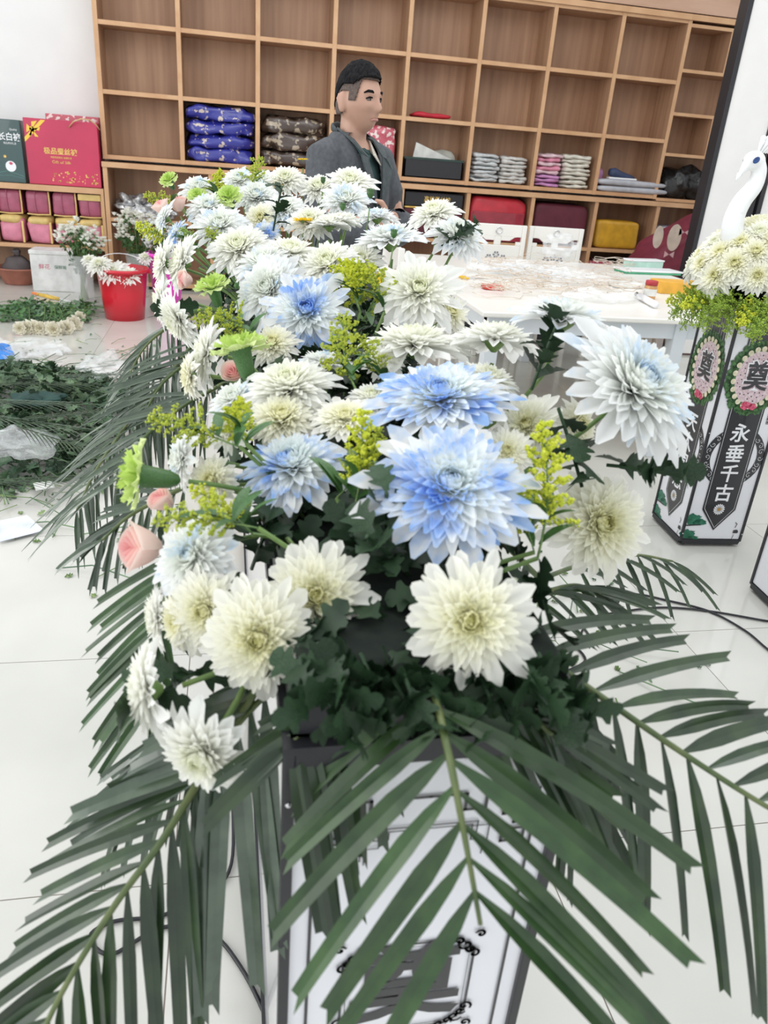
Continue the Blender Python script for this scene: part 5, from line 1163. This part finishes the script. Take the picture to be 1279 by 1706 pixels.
# ================================================================== LOW SHELF THINGS
def redbox():
    x0, x1, z0, z1 = -1.80, -1.17, .908, 1.455
    t = thing('gift_box', 'large red gift box with a printed gold bow and gold lettering and a rope handle', 'box', (-1.48, 8.3, z0))
    part('box_body', MB().box(x0, x1, 8.16, 8.36, z0, z1), col('gift_red', (.62, .03, .10), coat=.3, rough=.35, scale=2), t, bevel=.004)
    o = Vector((x0, 8.1592, z0)); ex, ez = Vector((1, 0, 0)), Vector((0, 0, 1)); g = M['gold']; W, H = x1-x0, z1-z0
    bow = [[(.0, H-.20), (.0, H-.16), (.15, H-.01), (.19, H-.01)], [(.07, H-.09), (.03, H-.05), (.02, H-.12)], [(.07, H-.09), (.12, H-.02), (.07, H-.03)], [(.07, H-.09), (.13, H-.10), (.14, H-.07)], [(.07, H-.09), (.12, H-.15), (.09, H-.15)], [(.07, H-.09), (.04, H-.14), (.06, H-.15)]]
    bow += [arc(.07, H-.09, .022, 0, 330, 10)]
    gl = []
    rnd = random.Random(2)
    for k in range(60): gl.append(arc(rnd.uniform(.2, .6), .03+.09*rnd.random()**1.5, rnd.uniform(.003, .009), 0, 300, 6))
    art(t, o, ex, ez, [('bow_print', mat('bow_gold', (.88, .58, .06), .35), 'poly', bow, 0), ('lettering_print', g, 'text', ('极品蚕丝被', W*.47, H*.52, .058, .0012, 1.0), 0),
        ('small_lettering_print', g, 'text', ('中国名品家纺·丝绸世家', W*.47, H*.43, .018, .0002, 1.0), 0), ('fine_lettering_print', g, 'text', ('Gift of Silk', W*.47, H*.36, .035, .0, 1.1), 0), ('glitter_print', g, 'poly', gl, 0)])
    part('rope_handle', MB().tube([PY(115, 212, 8.15), PY(122, 203, 8.11), PY(135, 198, 8.09), PY(150, 200, 8.10), PY(160, 208, 8.12), PY(166, 216, 8.15)], .006, 6), col('rope_gold', (.65, .42, .22)), t, smooth=True)
    single('gift_box', MB().box(x0+.15, x1-.01, 8.39, 8.56, z0, z1+.05), M['red_brocade'], 'second red gift box peeping up behind the large red one', 'box', bevel=.004)
    x0, x1 = -2.42, -1.83
    t = thing('gift_box', 'dark green gift box with white lettering and a round white emblem at the picture edge', 'box', (-2.1, 8.3, z0))
    part('box_body', MB().box(x0, x1, 8.16, 8.36, z0, z0+.52), col('gift_teal', (.035, .085, .085), coat=.4, rough=.3, scale=3), t, bevel=.004)
    o = Vector((x0, 8.1592, z0)); W = x1-x0
    art(t, o, ex, ez, [('lettering_print', M['whiteprint'], 'text', ('长白被', W-.10, .375, .070, .001, .9), 0), ('small_lettering_print', M['whiteprint'], 'text', ('精品家纺礼盒', W-.10, .325, .020, .0, .9), 0), ('fine_lettering_print', M['whiteprint'], 'text', ('Quality', W-.06, .44, .024, .0, .9), 0),
        ('emblem_print', M['whiteprint'], 'poly', [arc(W-.115, .135, .045, 100, 440, 24)], 0), ('emblem_dot_print', M['wreath_red'], 'poly', blob(W-.11, .16, .016, .012, 4), 1), ('moon_print', M['gold'], 'poly', [arc(W-.155, .215, .012, 0, 340, 14)], 0),
        ('wave_print', col('wave_teal', (.12, .35, .30)), 'poly', polyline([(W-.25, .07), (W-.15, .095), (W-.05, .07), (W-.01, .055)], .003)+polyline([(W-.25, .05), (W-.12, .06), (W-.02, .04)], .002), 0)])
redbox()
M['duskpink'] = col('dusk_pink', (.42, .10, .17), coat=.3); M['lightpink'] = col('light_pink', (.72, .24, .34), coat=.3); M['packgold'] = col('pack_gold', (.78, .56, .20), coat=.3)
px = [-2.105, -1.86, -1.625, -1.395]
for i in range(4):
    nm = ('at the picture edge', 'second in the row', 'third in the row', 'next to the base shelving')[i]
    x0 = px[i]; x1 = x0+.212
    t = thing('textile_pack', 'dark rose textile pack with gold piping, upper row, '+nm, 'package', (x0+.1, 8.3, .62), 'dark rose packs')
    part('pack', MB().cloth(x0, x1, 8.17, 8.55, .632, .85, amp=.01, fr=7, seed=i, pw=.25, n=18), M['duskpink'], t, smooth=True)
    part('piping', MB().tube([(x1-.004, 8.175, .845), (x1, 8.165, .74), (x1-.004, 8.175, .64)], .007, 6), M['packgold'], t)
    part('piping', MB().tube([(x0+.008, 8.168, .645), (x0+.1, 8.163, .640), (x1-.01, 8.168, .645)], .006, 6), M['packgold'], t)
    part('fold', MB().tube([(x0+.09, 8.165, .84), (x0+.085, 8.162, .74), (x0+.09, 8.165, .66)], .005, 6), M['duskpink'], t)
    if i == 3: part('gold_band', MB().box(x0+.005, x1-.005, 8.155, 8.17, .79, .845), M['packgold'], t, bevel=.003)
    t = thing('textile_pack', 'light pink textile pack with a yellow top, lower row, '+nm, 'package', (x0+.1, 8.3, .38), 'light pink packs')
    part('pack', MB().cloth(x0, x1, 8.14, 8.55, .383, .60, amp=.02, fr=8, seed=i+9, pw=.3, n=18), M['lightpink'], t, smooth=True)
    part('yellow_top', MB().cloth(x0-.004, x1+.004, 8.128, 8.55, .545, .63, amp=.02, fr=8, seed=i+5, pw=.45, n=16), M['packgold'], t, smooth=True)
    part('yellow_strap', MB().box(x1-.014, x1+.004, 8.125, 8.14, .39, .58), M['packgold'], t, bevel=.003)
single('foil_packets', MB().cloth(-1.04, -.78, 8.2, 8.5, .66, .84, amp=.14, fr=12, seed=5, pw=.7, n=30), M['foil'], 'heap of crumpled silver foil packets in the base shelving', 'packet', smooth=False, kind='stuff')
for k in range(5):
    x = -.98+.09*k; single('foil_packet', MB().cloth(x, x+.12, 8.15, 8.22, .66, .76+.03*(k % 2), amp=.06, fr=16, seed=k, pw=.7, n=10), M['foil'], 'crumpled silver foil packet leaning at the front of the foil heap', 'packet', 'loose foil packets')
# basin with dark bundle, white carton
t = thing('basin', 'terracotta plastic basin on the floor under the low shelf', 'basin', (-1.98, 8.2, 0))
part('bowl', MB().lathe([(0, .012), (.12, .012), (.135, 0), (.14, .01), (.20, .14), (.215, .145), (.215, .155), (.195, .155), (.13, .025), (0, .025)], 28, (-2.0, 8.2, 0)), col('terracotta', (.42, .16, .11)), t, smooth=True)
t = thing('cloth_bundle', 'dark taupe knotted cloth bundle sitting in the terracotta basin', 'bundle', (-2.0, 8.2, .03))
part('bundle', MB().cloth(-2.13, -1.87, 8.08, 8.32, .026, .27, amp=.05, fr=7, seed=33, pw=.8, n=18), col('taupe', (.09, .07, .07)), t, smooth=True)
part('knot', MB().cloth(-2.04, -1.96, 8.15, 8.24, .25, .33, amp=.05, fr=12, seed=34, pw=.8, n=10), M['taupe'], t, smooth=True)
t = thing('white_carton', 'white foam carton with faint print on the floor behind the glass vase', 'box', (-1.55, 7.95, 0))
part('carton_body', MB().box(-1.80, -1.36, 7.82, 8.08, 0, .33), col('carton_white', (.82, .82, .80)), t, bevel=.008)
part('lid', MB().box(-1.805, -1.355, 7.815, 8.085, .33, .365), M['carton_white'], t, bevel=.006)
art(t, Vector((-1.80, 7.819, 0)), Vector((1, 0, 0)), Vector((0, 0, 1)), [('red_print', M['wreath_red'], 'text', ('鲜花', .12, .22, .05, 0, 1), 0), ('green_print', M['pine'], 'text', ('保鲜箱', .26, .22, .036, 0, 1), 0)])

# ================================================================== BUCKETS, VASES ON THE FLOOR
def bucket(name, lb, c, r1, r2, h, m, handle=None):
    t = thing(name, lb, 'bucket', c); th = .004
    part('bucket_body', MB().lathe([(0, .004), (r1-.01, .004), (r1-.01, 0), (r1, 0), (r1+(r2-r1)*.5, h*.5), (r2, h), (r2+.012, h), (r2+.012, h-.02), (r2+.016, h-.02), (r2+.016, h+.006), (r2-th, h+.006), (r1-th, .012), (0, .012)], 40, c), m, t, smooth=True)
    if handle:
        part('handle', MB().tube([Vector(c)+Vector((math.cos(a)*(r2+.01), -.02-.03*math.sin(a), h-.01+.13*math.sin(a))) for a in [math.pi*i/14 for i in range(15)]], .0035, 6), handle, t, smooth=True)
        for s in (-1, 1): part('handle_lug', MB().box(c[0]+s*(r2+.012)-.012, c[0]+s*(r2+.012)+.012, c[1]-.03, c[1]+.01, h-.03, h), m, t)
    return t
M['redplastic'] = mat('red_plastic', (.62, .012, .03), .28, coat=.3); M['magenta'] = mat('magenta_plastic', (.80, .06, .55), .3)
RB = Vector((-.86, 6.76, 0)); bucket('bucket', 'bright red plastic bucket with a wire handle holding white blooms', RB, .155, .20, .40, M['redplastic'], M['chrome'])
MG = Vector((-.53, 7.0, 0)); bucket('bucket', 'magenta plastic pail half hidden behind the flower bed', MG, .10, .15, .50, M['magenta'])
for i, (x, y, px, lb) in enumerate([(165, 440, 40, 'white chrysanthemum at the rim of the red bucket, nearest the glass vase'), (186, 452, 42, 'white chrysanthemum in the red bucket, lying over the rim'), (212, 458, 38, 'white chrysanthemum in the red bucket in front of the handle'), (196, 446, 34, 'white chrysanthemum deeper inside the red bucket'), (148, 432, 26, 'small white chrysanthemum beside the red bucket handle')]):
    p = PY(x, y, 6.62 if i in (0, 1, 2) else 6.72); t = mum(x, y, px, (p-EYE).length, A, 'mum_white', lb, 'white blooms in the red bucket', target=RB+Vector((random.uniform(-.08, .08), 0, .05)), leaves=0)
p = PY(245, 425, 6.9); mum(242, 428, 26, (p-EYE).length, A, 'mum_white', 'white bloom in the magenta pail', 'blooms in the magenta pail', target=MG+Vector((0, 0, .05)))
def vase(c, r, h, lb):
    t = thing('glass_vase', lb, 'vase', c)
    part('glass_body', MB().lathe([(0, .004), (r*.7, .004), (r*.72, 0), (r*.78, .01), (r*.82, h*.5), (r, h), (r-.006, h), (r*.76, h*.5), (r*.7, .03), (0, .03)], 28, c), M['glass'], t, smooth=True)
def smallbunch(c, h, n, spread, fm, lb, nm='flower_bunch', seed=0, leafy_=True):
    rnd = random.Random(seed); t = thing(nm, lb, 'flowers', c); st = MB(); bl = MB(); lf = MB(); base = mum_leaf(1, -.5, 1)
    for k in range(n):
        a = rnd.uniform(0, 6.28); q = rnd.random()**.6; e = Vector((math.cos(a)*spread*q, math.sin(a)*spread*q, h*rnd.uniform(.78, 1.0)*(1-.18*q)))
        b = Vector((math.cos(a+3)*.035, math.sin(a+3)*.035, .02)); mid = b.lerp(e, .5)*1; mid.x *= .6; mid.y *= .6
        st.tube([c+b, c+mid, c+e], [.003, .0025, .0015], 4)
        for j in range(5):
            p = c+e+Vector((rnd.gauss(0, .025), rnd.gauss(0, .025), rnd.gauss(0, .02))); r_ = rnd.uniform(.010, .018)
            bl.a = (.6, .5, 0); bl.bead(p, r_)
            for w_ in range(5): aa = w_*1.257; add_petal(bl, rz3(aa), p, r_*1.8, r_*1.3, .3, .3, .2, .8, 2)
        for j in range(7):
            u = rnd.uniform(.45, 1); p = c+mid.lerp(e, max(0, u*2-1)) if u > .5 else c+b.lerp(mid, u*2); B = basis_from(Vector((rnd.gauss(0, 1), rnd.gauss(0, 1), 1)).normalized(), rnd.uniform(0, 6)); s = rnd.uniform(.03, .06)
            lf.add([p+(B@Vector(v))*s for v in base[0]], base[1])
    part('stems', st, M['stem'], t, kind='stuff'); part('small_blooms', bl, M[fm], t, qt=True, kind='stuff')
    if leafy_: part('foliage', lf, M['leaf_mid'], t, kind='stuff')
    return t
VC = Vector((-1.28, 7.40, 0)); vase(VC, .11, .40, 'tall clear glass vase full of stems on the floor beside the red bucket')
smallbunch(VC, .72, 40, .20, 'mum_white', 'bunch of tiny white blooms and thin leaves standing in the glass vase', seed=1)
VD = Vector((-.84, 7.75, 0)); vase(VD, .11, .40, 'second clear glass vase behind the red bucket')
smallbunch(VD, .82, 42, .20, 'mum_white', 'dense bunch of small white blooms behind the red bucket', seed=2)
VE = Vector((-.60, 7.5, 0)); 
smallbunch(MG, .82, 26, .17, 'mum_pale', 'loose green bunch standing in the magenta pail', seed=3)
# bundle of cream carnations lying on the floor
rnd = random.Random(9)
for i in range(10):
    x = 32+i*11.2; y = 549-(i > 7)*(i-7)*9-rnd.uniform(0, 4); g = PZ(x, y, .05); n = Vector((rnd.uniform(-.3, .3), -.9, .25)).normalized()
    bloom('carnation', 'flower', 0, 0, 0, 0, A, CARNW, CCAL, 'cream carnation in the bundle on the floor, '+('tenth', 'ninth', 'eighth', 'seventh', 'sixth', 'fifth', 'fourth', 'third', 'second', 'first')[i]+' head counted from the glass vase', 'cream carnations of the floor bundle', p=g, n=n, Rr=random.uniform(.048, .068), target=g+Vector((rnd.uniform(-.1, .1), .65, 0.0)), leaves=0)
def heap(name, lb, cat, pts_fn, n, mset, seed, smin, smax, stems=0, ht=.1):
    rnd = random.Random(seed); mb = MB(); base = [mum_leaf(1, b, i) for i, b in enumerate((-.5, .4, .1))]
    for k in range(n):
        x, y, z = pts_fn(rnd); B = basis_from(Vector((rnd.gauss(0, .6), rnd.gauss(0, .6), 1)).normalized(), rnd.uniform(0, 6.28)); s = rnd.uniform(smin, smax); vs, fs = base[k % 3]
        mb.add([Vector((x, y, max(z, .004)))+(B@Vector(v))*s for v in vs], fs, k % len(mset)); 
    mb.v = [(a, b, max(c, .001+.002*((i*7) % 5))) for i, (a, b, c) in enumerate(mb.v)]
    for k in range(stems):
        x, y, z = pts_fn(rnd); a = rnd.uniform(0, 6.28); L = rnd.uniform(.08, .32); d = Vector((math.cos(a), math.sin(a), rnd.uniform(-.05, .12))); p = Vector((x, y, max(z, .006)))
        q = p+d*L; q.z = max(q.z, .005); mid = p.lerp(q, .5)+Vector((rnd.gauss(0, .02), rnd.gauss(0, .02), .01)); mb.tube([p, mid, q], rnd.uniform(.0012, .003), 4, k % len(mset))
    return single(name, mb, mset, lb, cat, kind='stuff')
def bundle_pts(r):
    return (r.uniform(-1.80, -1.12), r.uniform(6.42, 7.05), r.uniform(0.0, .07))
heap('flower_stems', 'green stems and leaves of the carnation bundle lying on the floor', 'stems', bundle_pts, 700, [M['cut'], M['leaf_mid']], 4, .03, .06, 160)
def pile_pts(r):
    while True:
        x = r.uniform(-2.6, -.42); y = r.uniform(2.95, 5.15)
        cx = (x+1.5)/1.15; cy = (y-4.05)/1.05; q = cx*cx+cy*cy
        if q < 1.0 and (x < -.62 or r.random() < .5): 
            h = .20*max(0, 1-q)**.8*(1+.5*noise.noise(Vector((x*3, y*3, 0)))); return x, y, h*r.uniform(.55, 1.05)
heap('plant_cuttings', 'big heap of cut green leaves and stems on the floor beside the flower bed', 'cuttings', pile_pts, 5200, [M['cut'], M['leaf'], M['cut']], 5, .035, .075, 900)
def scatter_pts(r):
    x, y = (r.gauss(-1.0, .38), r.gauss(3.1, .42)) if r.random() < .75 else (r.gauss(-1.0, .35), r.gauss(5.4, .3)); return x, y, .002
heap('scattered_cuttings', 'loose leaf scraps and thin stems scattered around the heap', 'cuttings', scatter_pts, 170, [M['cut'], M['cut2']], 6, .015, .035, 120)
def scatter2(r): return r.gauss(1.05, .22), r.gauss(2.1, .25), .002
heap('leaf_scraps', 'few leaf scraps on the floor near the cable plug and pillar', 'cuttings', scatter2, 50, [M['cut'], M['cut2']], 8, .012, .03, 24)
# cut fern-like palm scraps in the heap
for i, (x, y, a, L) in enumerate([(60, 640, 10, .55), (20, 700, -15, .6), (120, 690, 30, .5), (30, 670, 5, .5), (90, 730, -35, .45), (150, 625, 20, .4), (60, 800, 15, .4)]):
    p = PZ(x, y, .22 if 620 < y < 740 else .10); d = Vector((math.cos(R(a)), math.sin(R(a)), -.05)); t = thing('palm_scrap', 'narrow cut palm tip lying on the heap of cuttings, among its like', 'palm leaf', p, 'palm scraps in the heap')
    part('rachis', MB().tube([p-d*L*.5, p, p+d*L*.5], .003, 5), M['palm'], t); s = Vector((-d.y, d.x, 0))
    for k in range(14):
        for sg in (-1, 1):
            o_ = p-d*L*.45+d*L*.9*k/14; part('leaflet', leaflet(o_, d+s*sg*.45+Vector((0, 0, .2)), .16, .008, .5, Vector((0, 0, 1)), 4, cut=False), M['palm_grey' if i % 2 else 'palm'], t)
# films, cards, scraps
def film(p, sx, sy, sz, seed, lb, m=None, name='plastic_film', cat='plastic'):
    mb = MB().cloth(p.x-sx, p.x+sx, p.y-sy, p.y+sy, p.z, p.z+sz, amp=.55*min(sx, sy), fr=16, seed=seed, pw=.8, n=22); return single(name, mb, m or M['clear'], lb, cat)
film(PZ(175, 625, .06), .13, .14, .12, 1, 'crumpled clear cellophane lying on the heap near the long frond')
film(PZ(30, 755, .12), .17, .10, .10, 2, 'crumpled clear plastic sleeve on the near side of the heap')
film(PZ(35, 588, 0), .30, .22, .05, 3, 'large thin sheet of clear wrap on the floor before the carnation bundle')
film(PZ(0, 596, 0), .09, .12, .06, 4, 'blue plastic scrap at the picture edge before the carnation bundle', mat('blue_plastic', (.05, .25, .70), .3), 'plastic_scrap')
film(PZ(62, 672, .16), .13, .07, .05, 5, 'dark green bag half buried in the middle of the heap', col('bag_green', (.01, .05, .04)), 'garbage_bag', 'bag')
def card(pts, m, name, lb, th=.002, cat='paper'):
    mb = MB(); n = len(pts); top = [Vector(p)+Vector((0, 0, th)) for p in pts]; mb.add(list(map(Vector, pts))+top, [tuple(range(n-1, -1, -1)), tuple(range(n, 2*n))]+[(i, (i+1) % n, (i+1) % n+n, i+n) for i in range(n)]); return single(name, mb, m, lb, cat)
card([PZ(0, 868, .03), PZ(45, 859, .04), PZ(74, 884, .012), PZ(0, 903, .012)], col('card_blue', (.74, .78, .88)), 'paper_card', 'pale bluish white card lying before the heap of cuttings')
card([PZ(55, 805, .03), PZ(85, 802, .03), PZ(92, 812, .03), PZ(60, 818, .03)], M['paper'], 'paper_card', 'small white paper scrap at the near edge of the heap')
t = thing('utility_knife', 'yellow utility knife lying on the floor behind the carnation bundle', 'knife', PZ(85, 495, .01)); a, b = PZ(62, 490, .02), PZ(98, 498, .02)
part('knife_handle', MB().tube([a, a.lerp(b, .5), b], [.014, .018, .014], 8, flat=.6), col('knife_yellow', (.85, .55, .10)), t, smooth=True); part('knife_grip', MB().tube([a-(b-a)*.25, a], [.010, .015], 8, flat=.6), col('knife_orange', (.85, .25, .08)), t); part('blade', MB().tube([b, b+(b-a)*.45], [.006, .003], 4, flat=.2), M['chrome'], t)

# ================================================================== TABLE AND CHAIRS
def table():
    X0, X1, Y0, Y1 = 1.18, 3.12, 3.56, 5.74; t = thing('work_table', 'white lacquered table with a pale grey apron, covered with wrap and craft clutter', 'table', ((X0+X1)/2, (Y0+Y1)/2, 0))
    part('tabletop', MB().box(X0, X1, Y0, Y1, .725, .75), M['whitepaint'], t, bevel=.006)
    for (a, b, c, d) in ((X0+.05, X1-.05, Y0+.04, Y0+.06), (X0+.05, X1-.05, Y1-.06, Y1-.04), (X0+.04, X0+.06, Y0+.05, Y1-.05), (X1-.06, X1-.04, Y0+.05, Y1-.05)): part('apron', MB().box(a, b, c, d, .645, .725), M['greypaint'], t)
    for x in (X0+.04, X1-.90):
        for y in (Y0+.03, Y1-.11): part('leg', MB().box(x, x+.07, y, y+.07, 0, .725), M['greypaint'], t, bevel=.004)
    return X0, X1, Y0, Y1
table()
M['flowerprint'] = mat('flower_print', (.22, .22, .26), .4)
def chair(cx, cy, rot, lb):
    t = thing('dining_chair', lb, 'chair', (cx, cy, 0), 'white chairs around the table'); rm = Matrix.Rotation(rot, 4, 'Z')
    def pt(nm, mb, m, bev=.004): o = link(nm, mb.mesh(nm, m), t); b = o.modifiers.new('b', 'BEVEL'); b.width = bev; b.limit_method = 'ANGLE'; return o
    w = .215; t.rotation_euler = (0, 0, rot)   # faces -Y; back at +Y
    for s in (-1, 1):
        pt('back_post', MB().box(s*w-.018, s*w+.018, .20, .235, 0, .955), M['whitepaint']); pt('leg', MB().box(s*w-.018, s*w+.018, -.20, -.165, 0, .44), M['whitepaint'])
        pt('side_rail', MB().box(s*w-.012, s*w+.012, -.165, .20, .38, .43), M['whitepaint'])
    pt('seat', MB().box(-.235, .235, -.215, .20, .44, .465), M['whitepaint'], .01); pt('front_rail', MB().box(-.197, .197, -.195, -.172, .38, .43), M['whitepaint'])
    # back with the curved cut-outs
    y0, y1 = .207, .227; W = .197
    pt('top_rail', MB().box(-W, W, y0, y1, .865, .955), M['whitepaint'])
    pt('back_splat', MB().box(-W, W, y0, y1, .56, .80), M['whitepaint']); pt('back_bridge', MB().box(-.028, .028, y0, y1, .80, .865), M['whitepaint'])
    for s in (-1, 1):
        mb = MB(); xs = [.028, .10, .14, .165, W]; zt = [.835, .835, .862, .865, .865]
        for i in range(4): a, b = xs[i], xs[i+1]; mb.add([(s*a, y0, zt[i]), (s*b, y0, zt[i+1]), (s*b, y0, .867), (s*a, y0, .867), (s*a, y1, zt[i]), (s*b, y1, zt[i+1]), (s*b, y1, .867), (s*a, y1, .867)], [(0, 1, 2, 3), (4, 7, 6, 5), (0, 4, 5, 1), (3, 2, 6, 7), (0, 3, 7, 4), (1, 5, 6, 2)])
        pt('back_curve', mb, M['whitepaint'], .001)
        pt('back_curve', MB().box(min(s*.155, s*W), max(s*.155, s*W), y0, y1, .80, .828), M['whitepaint'], .001)
    ring = MB(); C = [(.024*math.cos(a), y0-.004, .91+.024*math.sin(a)) for a in [2*math.pi*i/20 for i in range(21)]]; ring.tube(C, .005, 6)
    link('ring_ornament', ring.mesh('ring_ornament', M['chrome'], smooth=True), t)
    for (fx, fz) in ((-.06, .70), (0, .725), (.06, .70)):
        mb = MB()
        for poly in daisy_flat(fx, fz, .030, 6): mb.add([(a, y0-.001, b) for a, b in poly], [tuple(range(len(poly)))])
        link('flower_print', mb.mesh('flower_print', M['flowerprint']), t)
    return t
chair(2.10, 5.99, 0, 'white dining chair with a cut-out back behind the table, the nearer to the standing man')
chair(2.60, 6.02, 0, 'white dining chair with a cut-out back behind the table, beside the mustard pack')
chair(1.10, 4.35, R(90), 'white dining chair at the end of the table, mostly hidden by the blooms')
# stool seen under the table
def stool():
    t = thing('stool', 'pale wooden stool with slanting legs behind the table', 'stool', (2.9, 4.9, 0)); c = Vector((2.85, 4.9, 0))
    part('seat', MB().lathe([(0, .46), (.16, .46), (.17, .47), (.17, .49), (.16, .50), (0, .50)], 24, c), col('birch', (.62, .52, .42)), t, smooth=False)
    for i in range(4): a = R(45+90*i); part('leg', MB().tube([c+Vector((math.cos(a)*.10, math.sin(a)*.10, .46)), c+Vector((math.cos(a)*.21, math.sin(a)*.21, 0))], .018, 8), M['birch'], t, smooth=True)
stool()
single('table_shade_block', MB().box(2.0, 3.2, 6.45, 6.9, 0, .42), M['blackcloth'], 'dark block behind the table standing in for the shade under it', 'box', bevel=.01)  # black block in place of the darkness under the table
# table clutter
TZ = .7505
single('red_packet', MB().cloth(*(lambda p: (p.x-.06, p.x+.06, p.y-.04, p.y+.05))(PZ(820, 482, TZ)), TZ, TZ+.025, amp=.005, fr=9, seed=1, pw=.3, n=12), col('packet_red', (.60, .06, .04)), 'flat orange-red packet lying on the table', 'packet')
t = thing('scissors', 'yellow-handled scissors at the edge of the table by the blooms', 'scissors', PZ(783, 465, TZ)); p = PZ(783, 465, TZ)+Vector((0, 0, .008))
for s in (-1, 1):
    part('handle', MB().tube([p+Vector((-.04+.022*math.cos(a), s*.024+.018*math.sin(a), 0)) for a in [i*math.pi/6 for i in range(13)]], .005, 6), col('yellow_handle', (.80, .50, .04)), t, smooth=True)
    part('blade', MB().tube([p+Vector((-.02, s*.012, 0)), p+Vector((.03, 0, 0)), p+Vector((.12, -s*.008, 0))], [.006, .006, .001], 5, flat=.4), M['chrome'], t)
for i, (x, y, sx, sy, sz, lb) in enumerate([(880, 455, .26, .20, .05, 'crumpled clear wrap with ribbons in the middle of the table'), (945, 470, .22, .16, .05, 'crumpled clear wrap beside the green-lidded boxes'), (930, 430, .12, .12, .18, 'standing clear plastic bag before the farther chair back'), (820, 455, .16, .12, .05, 'pile of clear wrap next to the orange-red packet'), (1000, 500, .22, .12, .04, 'clear wrap spread at the near edge of the table')]):
    q = PZ(x, y, TZ); film(q, sx, sy, sz, i+20, lb)
def ribbons():
    rnd = random.Random(4); mb = MB()
    for k in range(170):
        c = PZ(rnd.uniform(800, 1040), rnd.uniform(438, 495), TZ); r_ = rnd.uniform(.04, .16); a0 = rnd.uniform(0, 6); z = rnd.uniform(.01, .06)
        mb.tube([c+Vector((math.cos(a0+i*.5)*r_, math.sin(a0+i*.5)*r_*.7, z+.006*math.sin(i*2.0+k))) for i in range(7)], .0022, 3, cap=False)
    single('ribbon_wires', mb, col('wire_beige', (.62, .52, .42)), 'tangle of thin beige ribbon wires spread over the table', 'ribbon', kind='stuff')
ribbons()
def tray_box(x, y, a, L, W, h, m, lb):
    p = PZ(x, y, TZ); t = thing('plastic_case', lb, 'case', p); ax = Vector((math.cos(R(a)), math.sin(R(a)), 0)); ay = Vector((-ax.y, ax.x, 0))
    part('case_body', MB().obox(p+Vector((0, 0, h/2)), ax*L/2, ay*W/2, Vector((0, 0, h/2))), m, t, bevel=.005); part('case_lid', MB().obox(p+Vector((0, 0, h+.006)), ax*L*.52, ay*W*.52, Vector((0, 0, .006))), M['whiteprint'], t, bevel=.003)
tray_box(1070, 446, 12, .30, .10, .05, col('mint', (.50, .74, .64)), 'pale mint plastic case with a white lid on the table')
tray_box(1078, 455, 6, .46, .16, .015, col('flat_green', (.10, .45, .25)), 'flat green plastic case under the mint one')
t = thing('glass_jar', 'small amber jar with a red lid on the table by the pillar flowers', 'jar', PZ(1080, 498, TZ)); p = PZ(1080, 498, TZ)
part('jar_body', MB().lathe([(0, 0), (.034, 0), (.036, .01), (.036, .07), (.03, .08), (.0, .08)], 20, p), col('amber', (.60, .32, .12), rough=.2), t, smooth=True); part('lid', MB().lathe([(0, .102), (.033, .102), (.035, .098), (.035, .078), (0, .078)], 20, p), col('lid_red', (.50, .04, .05)), t, smooth=True)
part('jar_label', MB().lathe([(.0365, .02), (.0365, .058)], 20, p), M['paper'], t)
single('snack_box', MB().box(*(lambda p: (p.x-.02, p.x+.28, p.y-.03, p.y+.12))(PZ(1100, 488, TZ)), TZ, TZ+.07), col('box_orange', (.80, .42, .05)), 'orange and yellow box on the table behind the green sprays', 'box', bevel=.004)
t = thing('glue_stick', 'white cylindrical glue tube with a black cap at the table edge', 'tube', PZ(1085, 505, TZ)); a, b = PZ(1065, 493, TZ+.02), PZ(1092, 508, TZ+.02)
part('tube_body', MB().tube([a, b], .018, 14), M['whiteprint'], t, smooth=True); part('cap', MB().tube([a-(b-a)*.2, a], .013, 12), M['black'], t, smooth=True)
single('folded_paper', MB().cloth(*(lambda p: (p.x-.10, p.x+.10, p.y-.06, p.y+.06))(PZ(1040, 478, TZ)), TZ, TZ+.03, amp=.01, fr=8, seed=2, pw=.3, n=12), M['paper'], 'small pile of white tissue beside the amber jar', 'paper')

# ================================================================== CABLES
def cable(name, lb, pts, plug=None, r=.004):
    t = thing(name, lb, 'cable', pts[0]); C = catmull(pts, 6); part('cord', MB().tube(C, r, 6), M['cable'], t, smooth=True)
    if plug: p, d = plug; part('plug', MB().obox(p, d*.02, Vector((-d.y, d.x, 0))*.011, Vector((0, 0, .008))), M['black'], t, bevel=.003)
c = [PZ(*q, .006) for q in ((1030, 997), (1060, 990), (1110, 1000), (1180, 1018), (1240, 1050), (1279, 1082), (1330, 1120))]
cable('power_cable', 'black power cable whose plug lies below the cream bloom near the pillar', c, (PZ(1022, 1001, .010), (c[0]-c[1]).normalized()))
cable('power_cable', 'thin black cable looping from the pillar foot towards the flower bed', [PZ(*q, .006) for q in ((1279, 1035), (1180, 1018), (1100, 1012), (1030, 1020), (985, 1030), (965, 1060), (945, 1095), (925, 1105), (950, 1075), (975, 1100), (940, 1120))])
cable('power_cable', 'black cable looping behind the leaflets beside the near light box', [PZ(*q, .006) for q in ((388, 1330), (385, 1440), (345, 1490), (270, 1525), (190, 1535), (150, 1560), (185, 1590), (270, 1545), (350, 1555), (400, 1610), (445, 1700), (470, 1790))])
